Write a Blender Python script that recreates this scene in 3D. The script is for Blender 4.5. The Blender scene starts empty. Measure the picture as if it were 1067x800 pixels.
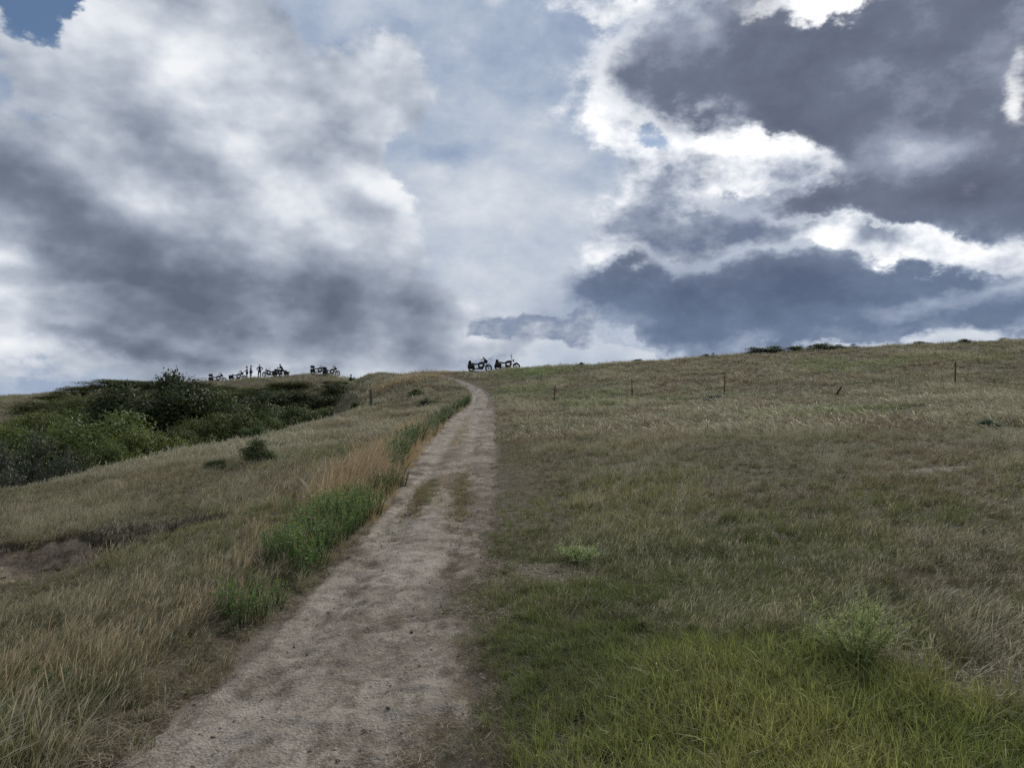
import bpy, bmesh, math, random
import numpy as np
from mathutils import Vector, Matrix, Euler
# bearing (degrees from the view axis): (distance, height) samples of the hillside
TABLE = [(-180, [(0, 0), (50, -1.5), (200, -4), (3000, -20)]), (-90, [(0, 0), (20, -0.9), (40, -4.5), (70, -5), (120, -1), (180, 3), (260, 3), (3000, -10)]), (-50, [(0, 0), (12, -0.15), (20, -0.5), (35, -4.2), (55, -5.2), (90, -1.5), (150, 4.2), (180, 4.8), (260, 4), (3000, -10)]), (-33.48, [(0, 0.0), (5.99, -0.03), (11.99, -0.08), (21.58, -0.238), (25.78, -1.0), (35.97, -3.8), (53.95, -5.2), (74.34, -4.2), (113.9, -0.5), (161.86, 3.6), (185.84, 5.11), (209.82, 5.2), (311.73, 4), (2997.42, -10)]), (-30.42, [(0, 0.0), (5.8, -0.02), (11.6, -0.04), (20.87, -0.12), (26.09, -0.24), (30.15, -1.0), (39.43, -3.6), (55.66, -4.8), (74.21, -3.2), (104.36, 0.3), (133.35, 3.4), (162.34, 5.47), (202.93, 5.2), (301.49, 4), (2898.97, -10)]), (-27.7, [(0, 0.0), (5.65, 0.0), (11.29, 0.02), (20.33, -0.05), (30.5, -0.219), (35.01, -1.0), (42.92, -3.4), (56.47, -4.4), (72.29, -2.5), (94.88, 1.0), (110.69, 3.9), (121.98, 5.402), (141.18, 4.9), (293.66, 4), (2823.67, -10)]), (-24.26, [(0, 0.0), (5.48, 0.02), (10.97, 0.1), (19.74, 0.12), (35.1, -0.051), (39.49, -0.7), (47.17, -2.8), (60.33, -3.4), (74.59, -1.5), (92.14, 2.0), (107.49, 4.7), (116.27, 5.727), (137.11, 5.3), (285.18, 4), (2742.16, -10)]), (-19.37, [(0, 0.0), (5.3, 0.06), (10.6, 0.18), (21.2, 0.32), (39.22, 0.46), (43.46, -0.1), (50.88, -2.0), (61.48, -2.6), (74.2, -0.8), (89.04, 2.6), (102.82, 5.3), (107.06, 6.087), (118.72, 5.9), (275.59, 4), (2649.94, -10)]), (-16.15, [(0, 0.0), (5.21, 0.08), (10.41, 0.22), (20.82, 0.46), (44.77, 0.798), (48.93, 0.55), (56.22, -1.2), (63.5, -1.7), (74.96, 0.3), (87.45, 3.2), (100.98, 5.7), (105.15, 6.539), (116.6, 6.2), (270.68, 4), (2602.66, -10)]), (-13.49, [(0, 0.0), (5.14, 0.1), (10.28, 0.26), (20.57, 0.55), (52.45, 1.208), (56.56, 1.1), (61.7, 0.1), (66.84, 0.2), (76.1, 1.6), (88.44, 4.2), (98.72, 6.1), (101.81, 6.873), (113.12, 6.4), (267.38, 4), (2570.94, -10)]), (-10.36, [(0, 0.0), (5.08, 0.12), (10.17, 0.3), (20.33, 0.62), (35.58, 0.95), (48.8, 1.591), (56.93, 1.997), (65.06, 2.92), (73.19, 4.33), (79.29, 5.814), (81.33, 6.07), (93.53, 5.5), (264.31, 4), (2541.46, -10)]), (-6.61, [(0, 0.0), (5.03, 0.14), (10.07, 0.31), (20.13, 0.64), (37.25, 1.1), (50.33, 1.898), (58.39, 3.089), (64.43, 4.271), (69.46, 5.333), (70.47, 5.474), (82.55, 5.1), (261.74, 4), (2516.74, -10)]), (-2.73, [(0, 0.0), (5.01, 0.15), (10.01, 0.31), (20.02, 0.66), (36.04, 1.204), (46.05, 1.935), (56.06, 3.178), (63.07, 4.308), (68.38, 5.186), (69.58, 5.36), (82.09, 5.3), (260.3, 4), (2502.85, -10)]), (0.46, [(0, 0.0), (5.0, 0.15), (10.0, 0.31), (20.0, 0.68), (35.0, 1.217), (45.0, 1.929), (55.0, 3.151), (62.0, 4.42), (67.0, 5.352), (69.0, 5.591), (80.0, 5.5), (260.01, 4), (2500.08, -10)]), (6.12, [(0, 0.0), (5.03, 0.15), (10.06, 0.34), (20.11, 0.76), (33.19, 1.323), (43.25, 2.076), (52.3, 3.263), (60.34, 4.554), (66.38, 5.584), (69.4, 5.977), (80.46, 5.9), (261.49, 4.5), (2514.34, -10)]), (11.66, [(0, 0.0), (5.11, 0.15), (10.21, 0.38), (20.42, 0.9), (32.67, 1.531), (43.91, 2.29), (53.1, 3.521), (61.27, 4.928), (67.39, 6.036), (70.45, 6.407), (81.69, 6.3), (265.48, 4.5), (2552.71, -10)]), (18.28, [(0, 0.0), (5.27, 0.16), (10.53, 0.43), (21.06, 1.1), (34.75, 1.814), (45.29, 2.556), (53.71, 3.802), (62.14, 5.387), (68.46, 6.576), (71.62, 6.973), (84.25, 6.9), (273.83, 5), (2632.93, -10)]), (24.44, [(0, 0.0), (5.49, 0.18), (10.98, 0.48), (21.97, 1.25), (36.25, 2.059), (45.03, 2.769), (53.82, 4.022), (62.61, 5.615), (69.2, 6.857), (72.49, 7.269), (85.68, 7.1), (285.58, 5), (2746.0, -10)]), (30.04, [(0, 0.0), (5.78, 0.2), (11.55, 0.52), (23.1, 1.4), (38.12, 2.264), (46.21, 3.039), (54.3, 4.217), (63.54, 5.818), (70.47, 7.072), (73.93, 7.498), (87.8, 7.4), (300.36, 5), (2888.04, -10)]), (33.48, [(0, 0.0), (5.99, 0.2), (11.99, 0.54), (23.98, 1.5), (39.57, 2.387), (47.96, 3.189), (56.35, 4.393), (64.74, 5.877), (71.94, 7.17), (75.53, 7.642), (91.12, 7.6), (311.73, 5), (2997.42, -10)]), (50, [(0, 0), (10, 0.55), (25, 1.9), (40, 2.9), (60, 5.5), (85, 8.0), (110, 8), (300, 5), (3000, -10)]), (90, [(0, 0), (10, 0.45), (25, 1.4), (60, 4.5), (85, 6.0), (110, 6), (300, 4), (3000, -10)]), (180, [(0, 0), (50, -1.5), (200, -4), (3000, -20)])]
# ---------- value noise ----------
def _hash(ix, iy, seed):
    n = (ix.astype(np.int64) * 374761393 + iy.astype(np.int64) * 668265263 + seed * 1442695041) & 0x7fffffff
    n = ((n ^ (n >> 13)) * 1274126177) & 0x7fffffff
    n = ((n ^ (n >> 16)) * 974634721) & 0x7fffffff
    return ((n ^ (n >> 15)) & 0xffffff) / float(0xffffff)
def vnoise(x, y, seed=0):
    x = np.asarray(x, float); y = np.asarray(y, float)
    ix = np.floor(x); iy = np.floor(y); fx = x - ix; fy = y - iy
    fx = fx*fx*fx*(fx*(fx*6-15)+10); fy = fy*fy*fy*(fy*(fy*6-15)+10)
    a = _hash(ix, iy, seed); b = _hash(ix+1, iy, seed); c = _hash(ix, iy+1, seed); d = _hash(ix+1, iy+1, seed)
    return (a*(1-fx)+b*fx)*(1-fy) + (c*(1-fx)+d*fx)*fy
def fbm(x, y, seed=0, octaves=4, rough=0.5):
    x = np.asarray(x, float); y = np.asarray(y, float)
    s = 0.0; a = 1.0; t = 0.0
    for o in range(octaves):
        f = 2.03**o
        s = s + a*vnoise(x*f + 17.3*o, y*f - 9.1*o, seed+o*7); t += a; a *= rough
    return s/t
def sstep(a, b, x):
    t = np.clip((np.asarray(x, float)-a)/(b-a), 0, 1); return t*t*(3-2*t)
# ---------- terrain heightfield (polar survey of the hillside) ----------
NTH, NR = 1441, 420
LR0, LR1 = math.log(0.5), math.log(3000.0)
_th = np.linspace(-180, 180, NTH); _lr = np.linspace(LR0, LR1, NR); _r = np.exp(_lr)
def _build():
    ths = np.array([t[0] for t in TABLE]); prof = []
    for t, pts in TABLE:
        rr = np.array([p[0] for p in pts], float); zz = np.array([p[1] for p in pts], float)
        prof.append(np.interp(_r, rr, zz))
    prof = np.array(prof)
    Zg = np.empty((NTH, NR))
    for j in range(NR): Zg[:, j] = np.interp(_th, ths, prof[:, j])
    k = np.exp(-0.5*(np.arange(-9, 10)/3.0)**2); k /= k.sum()
    P = np.concatenate([Zg[-10:-1], Zg, Zg[1:10]], 0)
    Zg = np.apply_along_axis(lambda v: np.convolve(v, k, 'same'), 0, P)[9:-9]
    k = np.exp(-0.5*(np.arange(-4, 5)/1.3)**2); k /= k.sum()
    P = np.concatenate([np.repeat(Zg[:, :1], 4, 1), Zg, np.repeat(Zg[:, -1:], 4, 1)], 1)
    return np.apply_along_axis(lambda v: np.convolve(v, k, 'same'), 1, P)[:, 4:-4]
_Z = _build()
def zbase(x, y):
    x = np.asarray(x, float); y = np.asarray(y, float)
    r = np.maximum(np.hypot(x, y), 0.5); th = np.degrees(np.arctan2(x, y))
    a = (th+180)/360*(NTH-1); b = np.clip((np.log(r)-LR0)/(LR1-LR0)*(NR-1), 0, NR-1.001)
    i = np.clip(np.floor(a).astype(int), 0, NTH-2); j = np.floor(b).astype(int); fa = a-i; fb = b-j
    return (_Z[i, j]*(1-fa)+_Z[i+1, j]*fa)*(1-fb) + (_Z[i, j+1]*(1-fa)+_Z[i+1, j+1]*fa)*fb
# cloud masses: (column, row, half-length, half-height, turn, weight) in survey units -> compass bearing and height
VEIL = [(530,240,130,110,0,.24),(480,40,140,60,0,-.14),(600,80,100,50,0,-.06),(700,150,60,25,-15,-.4),(490,158,60,14,-6,-.30),(560,330,120,40,0,.14),(400,390,300,30,0,.08),(680,362,90,20,0,.35),(60,395,260,30,0,-.16),(1000,350,120,18,0,.4),(455,185,24,14,0,.25),(370,18,30,14,0,.25),(415,12,30,8,-20,.25),(515,10,12,10,0,.4)]
VEIL_ALPHA = [(42,18,34,34,-30,-1.6),(10,95,56,18,-25,-.45),(258,42,26,12,-30,-.9),(150,108,70,12,-12,-.5),(690,152,44,10,-14,-1.2),(480,158,60,12,-5,-.35),(60,4,30,16,0,-.5)]
LEFT = [(130,60,150,70,-32,.8),(240,110,150,75,-32,.9),(330,110,110,60,-15,.8),(405,100,44,40,0,.8),(330,190,110,60,-35,.7),(30,160,70,90,0,.8),(100,250,180,90,0,1.0),(280,270,170,80,-18,.9),(350,320,140,44,-12,.8),(120,330,220,60,0,.7),(12,25,30,30,0,.5),(250,8,40,26,0,.5),(130,10,80,40,0,.5),(395,195,40,22,-38,.5),(470,365,60,18,0,.2),(42,16,36,36,-30,-1.9),(14,98,60,12,-25,-.45),(262,46,26,10,-30,-.9),(455,150,60,26,0,-.8),(155,106,70,8,-14,-.55),(60,112,30,8,0,-.3),(350,142,40,8,-25,-.35),(460,250,50,60,0,-.3),(395,360,90,20,0,.4)]
LEFT_SHADE = [(40,195,120,42,-14,0.25),(90,300,150,46,-4,0.30),(220,305,130,42,-6,0.28),(330,300,120,40,-14,0.28),(430,345,70,24,-8,0.23),(20,345,140,20,0,0.20),(190,165,70,30,-30,0.16),(260,205,60,26,-30,0.13),(160,85,60,24,-20,0.08),(350,150,50,20,-20,0.10),(110,150,60,20,-20,-.06),(405,92,50,40,-20,-.26),(250,85,60,40,-15,-.16),(110,45,80,36,-20,-.16),(300,235,60,34,-30,-.20),(130,205,40,18,-20,-.12),(8,268,30,10,0,-.30),(60,392,260,16,0,0.18),(100,318,110,7,4,-.10),(390,195,50,20,-30,-.24),(110,364,70,9,0,0.25),(250,372,90,8,0,0.18),(20,384,60,8,0,0.10),(205,55,50,30,-20,-.12),(20,110,40,30,0,-.14)]
RIGHT_WHITE = [(755,172,90,40,-10,1.0),(625,95,40,36,-40,.5),(645,125,26,24,0,.45),(690,230,60,60,0,.8),(790,235,120,46,0,.8),(960,262,110,34,-18,.9),(640,50,44,30,0,.3),(740,2,150,14,0,.8),(650,280,44,40,0,.6),(1040,285,40,20,-10,.5),(690,150,30,9,-14,-.6),(600,60,30,20,0,-.2)]
RIGHT_WHITE_SHADE = [(740,240,80,30,0,.22),(675,205,30,24,0,.26),(820,232,80,22,0,.28),(690,278,70,30,0,.26),(735,172,26,12,-10,.34),(770,150,60,14,-8,-.24),(690,180,16,10,0,.22),(800,185,40,10,0,.14),(965,262,100,22,-18,-.22),(615,95,40,40,0,-.12),(868,245,18,24,0,-.30),(700,190,24,10,0,.2),(840,170,30,12,0,-.1),(940,255,30,10,-20,.2),(650,170,30,20,0,.15)]
RIGHT_DARK = [(830,70,180,56,-4,.95),(1000,60,130,90,0,.8),(705,65,66,46,10,.8),(890,135,110,36,-14,.8),(1000,155,90,50,0,.7),(910,212,170,24,-6,1.0),(1050,225,80,40,0,.9),(770,315,190,36,2,1.1),(950,320,170,28,0,.9),(640,300,46,20,10,.6),(720,342,90,22,0,.7),(820,350,110,20,0,.6),(830,280,80,24,-6,.6),(1030,325,100,30,0,.6),(760,175,85,24,-8,-1.0),(965,262,100,18,-18,-1.0),(864,245,18,20,10,-.5),(690,210,50,34,0,-.4),(855,6,40,10,0,-.6),(640,365,60,14,0,-.5),(980,358,120,8,0,-.4)]
RIGHT_DARK_SHADE = [(860,95,200,56,-5,.20),(700,45,50,30,0,-.25),(975,155,50,16,0,-.42),(930,130,60,20,-10,-.12),(800,262,110,18,-6,-.28),(1062,100,40,50,0,-.35),(1000,316,110,8,4,-.36),(925,208,180,24,-4,.20),(770,312,170,28,0,.22),(630,330,60,30,0,-.1),(820,175,60,16,0,-.2),(750,30,60,14,0,-.2),(760,355,160,10,0,-.22),(900,70,30,20,0,-.1)]
RIM = [(620,100,70,70,0,1.0),(780,150,110,36,-8,1.0),(860,8,90,24,0,.9),(960,255,130,30,-15,.9),(650,230,40,70,0,.6),(1062,95,30,50,0,.8),(880,172,80,16,-15,.7),(900,352,90,12,0,.3)]
LOW = [(560,352,60,16,-8,.75),(500,374,50,10,0,.4),(600,343,26,8,0,.3),(520,348,30,8,0,.35)]
GLOW = [(755,165,70,16,-10,.40),(872,2,38,10,0,.9),(800,12,40,6,0,.3),(1066,92,10,18,0,.5),(770,152,44,10,-12,.34),(1005,272,46,8,-24,.30),(872,240,10,14,0,.25),(720,0,50,6,0,.3)]
# ---------- sky: nishita blue + cloud layers laid out by compass direction ----------
SUN_AZ, SUN_EL = math.radians(23.5), math.radians(31.0)
def sph(px, py):
    u = (px-533.5)/806.; v = (400-py)/806.; p = math.atan(30/806.); cp, sp = math.cos(p), math.sin(p)
    dx, dy, dz = u, cp-v*sp, sp+v*cp; n = math.sqrt(dx*dx+dy*dy+dz*dz)
    return math.atan2(dx, dy), math.asin(dz/n)
class NT:
    def __init__(s, tree): s.t = tree
    def n(s, typ, **kw):
        nd = s.t.nodes.new(typ)
        for k, v in kw.items(): setattr(nd, k, v)
        return nd
    def set(s, sock, v):
        if hasattr(v, 'is_output'): s.t.links.new(v, sock)
        elif v is not None and not isinstance(v, str):
            try: sock.default_value = v
            except TypeError: sock.default_value = (v, v, v)
    def m(s, op, a, b=None, c=None, clamp=False):
        nd = s.n('ShaderNodeMath', operation=op, use_clamp=clamp)
        for i, v in enumerate((a, b, c)): 
            if v is not None: s.set(nd.inputs[i], v)
        return nd.outputs[0]
    def vm(s, op, a, b=None, out=0):
        nd = s.n('ShaderNodeVectorMath', operation=op)
        s.set(nd.inputs[0], a)
        if b is not None: s.set(nd.inputs['Scale' if op == 'SCALE' else 1], b)
        return nd.outputs[out]
    def mix(s, f, a, b, blend='MIX'):
        nd = s.n('ShaderNodeMix', data_type='RGBA', blend_type=blend, clamp_factor=True)
        s.set(nd.inputs[0], f); s.set(nd.inputs[6], a if hasattr(a, 'is_output') else (*a[:3], 1)); s.set(nd.inputs[7], b if hasattr(b, 'is_output') else (*b[:3], 1))
        return nd.outputs[2]
    def noise(s, vec, scale, detail=6, rough=0.55, lac=2.0, dist=0.0, out=0, typ='FBM', dim='3D', w=0):
        nd = s.n('ShaderNodeTexNoise', noise_dimensions=dim)
        nd.noise_type = typ
        if vec is not None: s.set(nd.inputs['Vector'], vec)
        if dim in ('4D', '1D'): nd.inputs['W'].default_value = w
        for k, v in (('Scale', scale), ('Detail', detail), ('Roughness', rough), ('Lacunarity', lac), ('Distortion', dist)): s.set(nd.inputs[k], v)
        return nd.outputs[out]
    def ss(s, x, a, b, lo=0.0, hi=1.0, kind='SMOOTHSTEP'):
        nd = s.n('ShaderNodeMapRange', interpolation_type=kind)
        for k, v in zip((0, 1, 2, 3, 4), (x, a, b, lo, hi)): s.set(nd.inputs[k], v)
        return nd.outputs[0]
    def ramp(s, f, stops, interp='LINEAR'):
        nd = s.n('ShaderNodeValToRGB'); cr = nd.color_ramp; cr.interpolation = interp
        s.set(nd.inputs[0], f)
        while len(cr.elements) < len(stops): cr.elements.new(0.5)
        for e, (p, c) in zip(cr.elements, stops):
            e.position = p; e.color = (*c, 1) if len(c) == 3 else c
        return nd.outputs[0]
    def comb(s, x, y, z):
        nd = s.n('ShaderNodeCombineXYZ')
        for i, v in enumerate((x, y, z)): s.set(nd.inputs[i], v)
        return nd.outputs[0]
    def sep(s, v):
        nd = s.n('ShaderNodeSeparateXYZ'); s.set(nd.inputs[0], v); return nd.outputs
def lin(r, g=None, b=None):
    if g is None: g = b = r
    f = lambda c: (c/255/12.92) if c/255 <= 0.04045 else ((c/255+0.055)/1.055)**2.4
    return (f(r), f(g), f(b))

def build_world():
    w = bpy.data.worlds.new('World'); bpy.context.scene.world = w; w.use_nodes = True
    t = w.node_tree; t.nodes.clear(); N = NT(t)
    d = N.n('ShaderNodeTexCoord').outputs['Generated']
    x, y, z = N.sep(d)[:3]
    A = N.m('ARCTAN2', x, y); E = N.m('ARCSINE', z)
    P = N.comb(A, E, 0.0)
    # noise coordinates: direction squeezed so that clouds flatten towards the horizon
    q = N.vm('MULTIPLY', d, (1.0, 1.0, 1.55))
    wc = N.noise(q, 3.4, 2, 0.5, out=1)                       # broad wander
    wv = N.vm('SUBTRACT', wc, (0.5, 0.5, 0.5))
    wf = N.noise(q, 11.0, 5, 0.62, out=1)                      # ragged edges
    wfv = N.vm('SUBTRACT', wf, (0.5, 0.5, 0.5))
    def warped(a, b):
        v = N.vm('ADD', P, N.vm('SCALE', wv, a)); v = N.vm('ADD', v, N.vm('SCALE', wfv, b))
        return N.vm('ADD', N.vm('MULTIPLY', v, (1, 1, 0)), (0, 0, 1))
    fb = N.noise(q, 6.5, 7, 0.60)                              # body texture
    fb2 = N.noise(N.vm('ADD', q, (3.1, 7.7, 1.3)), 17.0, 5, 0.62)
    S = (math.sin(SUN_AZ)*math.cos(SUN_EL), math.cos(SUN_AZ)*math.cos(SUN_EL), math.sin(SUN_EL)*1.55)
    # density step towards the sun: positive on the flanks that face it
    qs = N.vm('ADD', q, N.vm('SCALE', N.vm('SUBTRACT', S, q), 0.085))
    lt = N.m('SUBTRACT', N.noise(q, 5.2, 4, 0.52), N.noise(qs, 5.2, 4, 0.52))
    n0 = N.m('SUBTRACT', fb, 0.5); n1 = N.m('SUBTRACT', fb2, 0.5)
    def blobs(coord, lst):
        acc = 0.0
        for (cx, cy, rx, ry, rot, amp) in lst:
            a0, e0 = sph(cx, cy); R = 1.62/806.; c, s_ = math.cos(math.radians(rot)), math.sin(math.radians(rot))
            ax, ay = c/(rx*R), s_/(rx*R); bx, by = -s_/(ry*R), c/(ry*R)
            u = N.vm('DOT_PRODUCT', coord, (ax, ay, -(ax*a0+ay*e0)), out=1)
            v = N.vm('DOT_PRODUCT', coord, (bx, by, -(bx*a0+by*e0)), out=1)
            f = N.m('SUBTRACT', 1.0, N.m('MULTIPLY_ADD', u, u, N.m('MULTIPLY', v, v)), clamp=True)
            acc = N.m('MULTIPLY_ADD', N.m('MULTIPLY', f, f), amp, acc)
        return acc
    soft = warped(0.10, 0.05); med = warped(0.09, 0.10); hard = warped(0.06, 0.10)
    # --- clear blue behind
    sk = N.n('ShaderNodeTexSky', sky_type='NISHITA'); sk.sun_disc = False
    sk.sun_elevation = SUN_EL; sk.sun_rotation = SUN_AZ; sk.altitude = 800; sk.dust_density = 0.6
    K = 10.0                                                   # background strength 0.1 x 10
    def C(r, g, b, s=1.0): return tuple(c*K*s for c in lin(r, g, b))
    blue = N.mix(1.0, sk.outputs[0], (0.66, 0.70, 0.74), 'MULTIPLY')
    def sky_part(keep, layers):
        # --- thin high veil
        veilL = blobs(soft, [q_ for q_ in VEIL if keep(q_)])
        veil = N.m('ADD', N.m('ADD', veilL, 0.46), N.m('ADD', N.m('MULTIPLY', n0, 1.1), N.m('MULTIPLY', n1, 0.5)))
        veilc = N.ramp(veil, [(0.0, C(126, 144, 174)), (0.35, C(164, 178, 200)), (0.65, C(193, 202, 215)), (1.0, C(228, 232, 238))])
        va = N.m('ADD', blobs(soft, [q_ for q_ in VEIL_ALPHA if keep(q_)]), N.m('ADD', 1.0, N.m('MULTIPLY', n0, 0.8)))
        col = N.mix(N.ss(va, 0.15, 0.8), blue, veilc)
        if 'left' in layers:
            # --- left cumulus field: lit tops, grey bases
            T = N.m('ADD', blobs(med, LEFT), N.m('MULTIPLY', n0, 1.0))
            T = N.m('ADD', T, N.m('MULTIPLY', n1, 0.45))
            shade = N.m('ADD', blobs(soft, LEFT_SHADE), N.m('ADD', N.m('ADD', N.m('MULTIPLY', n0, -0.45), N.m('MULTIPLY', lt, -1.5)), N.m('MULTIPLY', n1, -0.38)))
            lc = N.ramp(N.m('ADD', shade, 0.34), [(0.0, C(243, 245, 248)), (0.14, C(224, 229, 236)), (0.34, C(188, 196, 208)), (0.55, C(154, 163, 178)), (0.8, C(117, 126, 143)), (1.0, C(98, 107, 124))])
            col = N.mix(N.ss(T, 0.10, 0.44), col, lc)
        if 'right' in layers:
            # --- right: bright back-lit cumulus
            T = N.m('ADD', blobs(hard, RIGHT_WHITE), N.m('ADD', N.m('MULTIPLY', n0, 0.7), N.m('MULTIPLY', n1, 0.7)))
            rs = N.m('ADD', blobs(med, RIGHT_WHITE_SHADE), N.m('ADD', N.m('MULTIPLY', lt, -2.0), N.m('MULTIPLY', n1, -1.4)))
            rc = N.ramp(N.m('ADD', rs, 0.33), [(0.0, C(255, 255, 255, 1.1)), (0.22, C(240, 243, 248)), (0.42, C(203, 210, 221)), (0.66, C(150, 160, 179)), (1.0, C(112, 124, 148))])
            col = N.mix(N.ss(T, 0.10, 0.50), col, rc)
            # --- right: thick dark cloud with bright margins where the sun stands behind
            T = N.m('ADD', blobs(hard, RIGHT_DARK), N.m('ADD', N.m('MULTIPLY', n0, 0.8), N.m('MULTIPLY', n1, 0.5)))
            ds = N.m('ADD', blobs(soft, RIGHT_DARK_SHADE), N.m('ADD', N.m('MULTIPLY', n0, 1.5), N.m('MULTIPLY', n1, 0.5)))
            dt = N.m('ADD', ds, N.m('ADD', N.m('MULTIPLY', N.ss(T, 0.3, 1.1), 0.42), 0.20))
            up = N.ss(E, 0.12, 0.26)
            dcl = N.ramp(dt, [(0.0, C(190, 200, 216)), (0.3, C(148, 161, 183)), (0.6, C(110, 125, 151)), (1.0, C(88, 102, 128))])
            dcu = N.ramp(dt, [(0.0, C(196, 204, 216)), (0.3, C(150, 159, 177)), (0.6, C(111, 119, 138)), (1.0, C(91, 98, 118))])
            dc = N.mix(up, dcl, dcu)
            rimc = N.mix(blobs(soft, RIM), C(168, 179, 197), C(244, 247, 251))
            rim = N.mix(N.ss(T, 0.14, 0.80), rimc, dc)
            col = N.mix(N.ss(T, 0.02, 0.50), col, rim)
        if 'back' in layers:
            T = N.m('ADD', 0.30, N.m('ADD', N.m('MULTIPLY', n0, 2.6), N.m('MULTIPLY', n1, 0.6)))
            lc = N.ramp(N.m('ADD', T, 0.1), [(0.0, C(236, 238, 241)), (0.5, C(176, 182, 192)), (1.0, C(112, 119, 134))])
            col = N.mix(N.ss(T, 0.10, 0.46), col, lc)
            return col
        # --- low small clouds over the ridge
        T = N.m('ADD', blobs(hard, [q_ for q_ in LOW if keep(q_)]), N.m('ADD', N.m('MULTIPLY', n0, 0.6), N.m('MULTIPLY', n1, 0.4)))
        low = N.ramp(N.m('ADD', N.m('MULTIPLY', n1, 2.2), 0.45), [(0.0, C(118, 132, 158)), (0.5, C(140, 152, 174)), (1.0, C(196, 203, 213))])
        col = N.mix(N.ss(T, 0.2, 0.5), col, low)
        if 'right' in layers:
            # --- blown-out gaps near the sun
            T = N.m('ADD', blobs(hard, GLOW), N.m('ADD', N.m('MULTIPLY', n0, 0.5), N.m('MULTIPLY', n1, 0.5)))
            col = N.mix(N.ss(T, 0.04, 0.85), col, C(255, 255, 255, 1.2))
        return col
    def bgs(c):
        bg = N.n('ShaderNodeBackground'); N.set(bg.inputs[0], c); bg.inputs[1].default_value = 0.1
        return bg.outputs[0]
    def mixs(f, a_, b_):
        nd = N.n('ShaderNodeMixShader')
        for i_, v_ in enumerate((f, a_, b_)): N.set(nd.inputs[i_], v_)
        return nd.outputs[0]
    W = 1.62
    pl = bgs(sky_part(lambda q_: q_[0]-q_[2]*W < 640, ('left',)))
    pr = bgs(sky_part(lambda q_: q_[0]+q_[2]*W > 460, ('right',)))
    pb = bgs(sky_part(lambda q_: False, ('back',)))
    front = mixs(N.ss(A, sph(505, 200)[0], sph(570, 200)[0]), pl, pr)
    frontness = N.m('MULTIPLY', N.ss(N.m('ABSOLUTE', A), 0.66, 0.80, 1.0, 0.0), N.ss(E, 0.66, 0.82, 1.0, 0.0))
    out = mixs(frontness, pb, front)
    out = mixs(N.ss(E, -0.10, -0.02), bgs((0.6, 0.58, 0.48, 1.0)), out)
    o = N.n('ShaderNodeOutputWorld'); t.links.new(out, o.inputs[0])
    w.cycles.sampling_method = 'NONE'
# ---------- mesh helpers ----------
def link(o): bpy.context.scene.collection.objects.link(o); return o
def mesh_np(name, V, faces, mat=None, smooth=False):
    """faces: list of int arrays (n,3)/(n,4)"""
    me = bpy.data.meshes.new(name)
    V = np.asarray(V, np.float32); me.vertices.add(len(V)); me.vertices.foreach_set('co', V.ravel())
    li = np.concatenate([np.asarray(f, np.int32).ravel() for f in faces])
    sz = np.concatenate([np.full(len(f), np.asarray(f).shape[1], np.int32) for f in faces])
    me.loops.add(len(li)); me.loops.foreach_set('vertex_index', li)
    me.polygons.add(len(sz)); st = np.concatenate([[0], np.cumsum(sz)[:-1]]).astype(np.int32)
    me.polygons.foreach_set('loop_start', st); me.polygons.foreach_set('loop_total', sz)
    if smooth: me.polygons.foreach_set('use_smooth', np.ones(len(sz), bool))
    me.update(calc_edges=True); me.validate()
    if mat: me.materials.append(mat)
    return me
def attr_col(me, name, C):
    C = np.asarray(C, np.float32)
    if C.shape[1] == 3: C = np.concatenate([C, np.ones((len(C), 1), np.float32)], 1)
    a = me.attributes.new(name, 'FLOAT_COLOR', 'POINT'); a.data.foreach_set('color', C.ravel())
def tag(o, label=None, cat=None, group=None, kind=None):
    if label: o['label'] = label
    if cat: o['category'] = cat
    if group: o['group'] = group
    if kind: o['kind'] = kind
    return o
def empty(name, loc, rz=0.0, s=1.0):
    o = bpy.data.objects.new(name, None); o.location = loc; o.rotation_euler = (0, 0, rz); o.scale = (s, s, s) if np.isscalar(s) else s
    o.empty_display_size = 0.2
    return link(o)
def part(name, me, parent):
    o = bpy.data.objects.new(name, me); o.parent = parent; return link(o)
def copy_tree(o, parent=None):
    c = o.copy(); link(c); c.parent = parent
    for ch in list(o.children): copy_tree(ch, c)
    return c

# ---------- site plan: trail, hollow, patches ----------
TRAIL = np.array([(-0.9,-6,.8),(-0.95,0,.8),(-1.04,3.55,.88),(-1.03,4.17,.85),(-1.0,4.71,.81),(-.98,5.87,.78),(-.97,7.0,.77),(-.956,8.7,.77),(-1.02,11.6,.83),(-1.144,13.96,.91),(-1.30,17.5,.96),(-1.53,23.7,1.05),(-1.96,36.2,1.25),(-2.0,42.5,1.12),(-1.91,48.6,.76),(-2.12,53.3,.60),(-2.76,57.7,.50),(-3.5,60.9,.42),(-4.6,63.6,.34),(-6.0,66.6,.4),(-7.6,69.0,.3),(-9.5,71.5,.25)])
def trail_at(y): return np.interp(y, TRAIL[:, 1], TRAIL[:, 0]), np.interp(y, TRAIL[:, 1], TRAIL[:, 2])
def trail_e(x, y):
    c, h = trail_at(y); lat = x-c
    sl = np.interp(y, TRAIL[:-1, 1], np.diff(TRAIL[:, 0])/np.diff(TRAIL[:, 1]))
    lat = lat/np.sqrt(1+sl*sl)
    far = sstep(71, 70, y)*sstep(-7, -5, y)
    e = np.abs(lat)-h
    return np.where(far > 0, e, 9.0), lat, h
def hollow(x, y):
    q = ((x+6.0)/1.9)**2 + ((y-8.9)/1.6)**2
    return np.clip(1-q*(0.8+0.5*fbm(x*1.7, y*1.7, 41, 3)), 0, 1)
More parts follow.
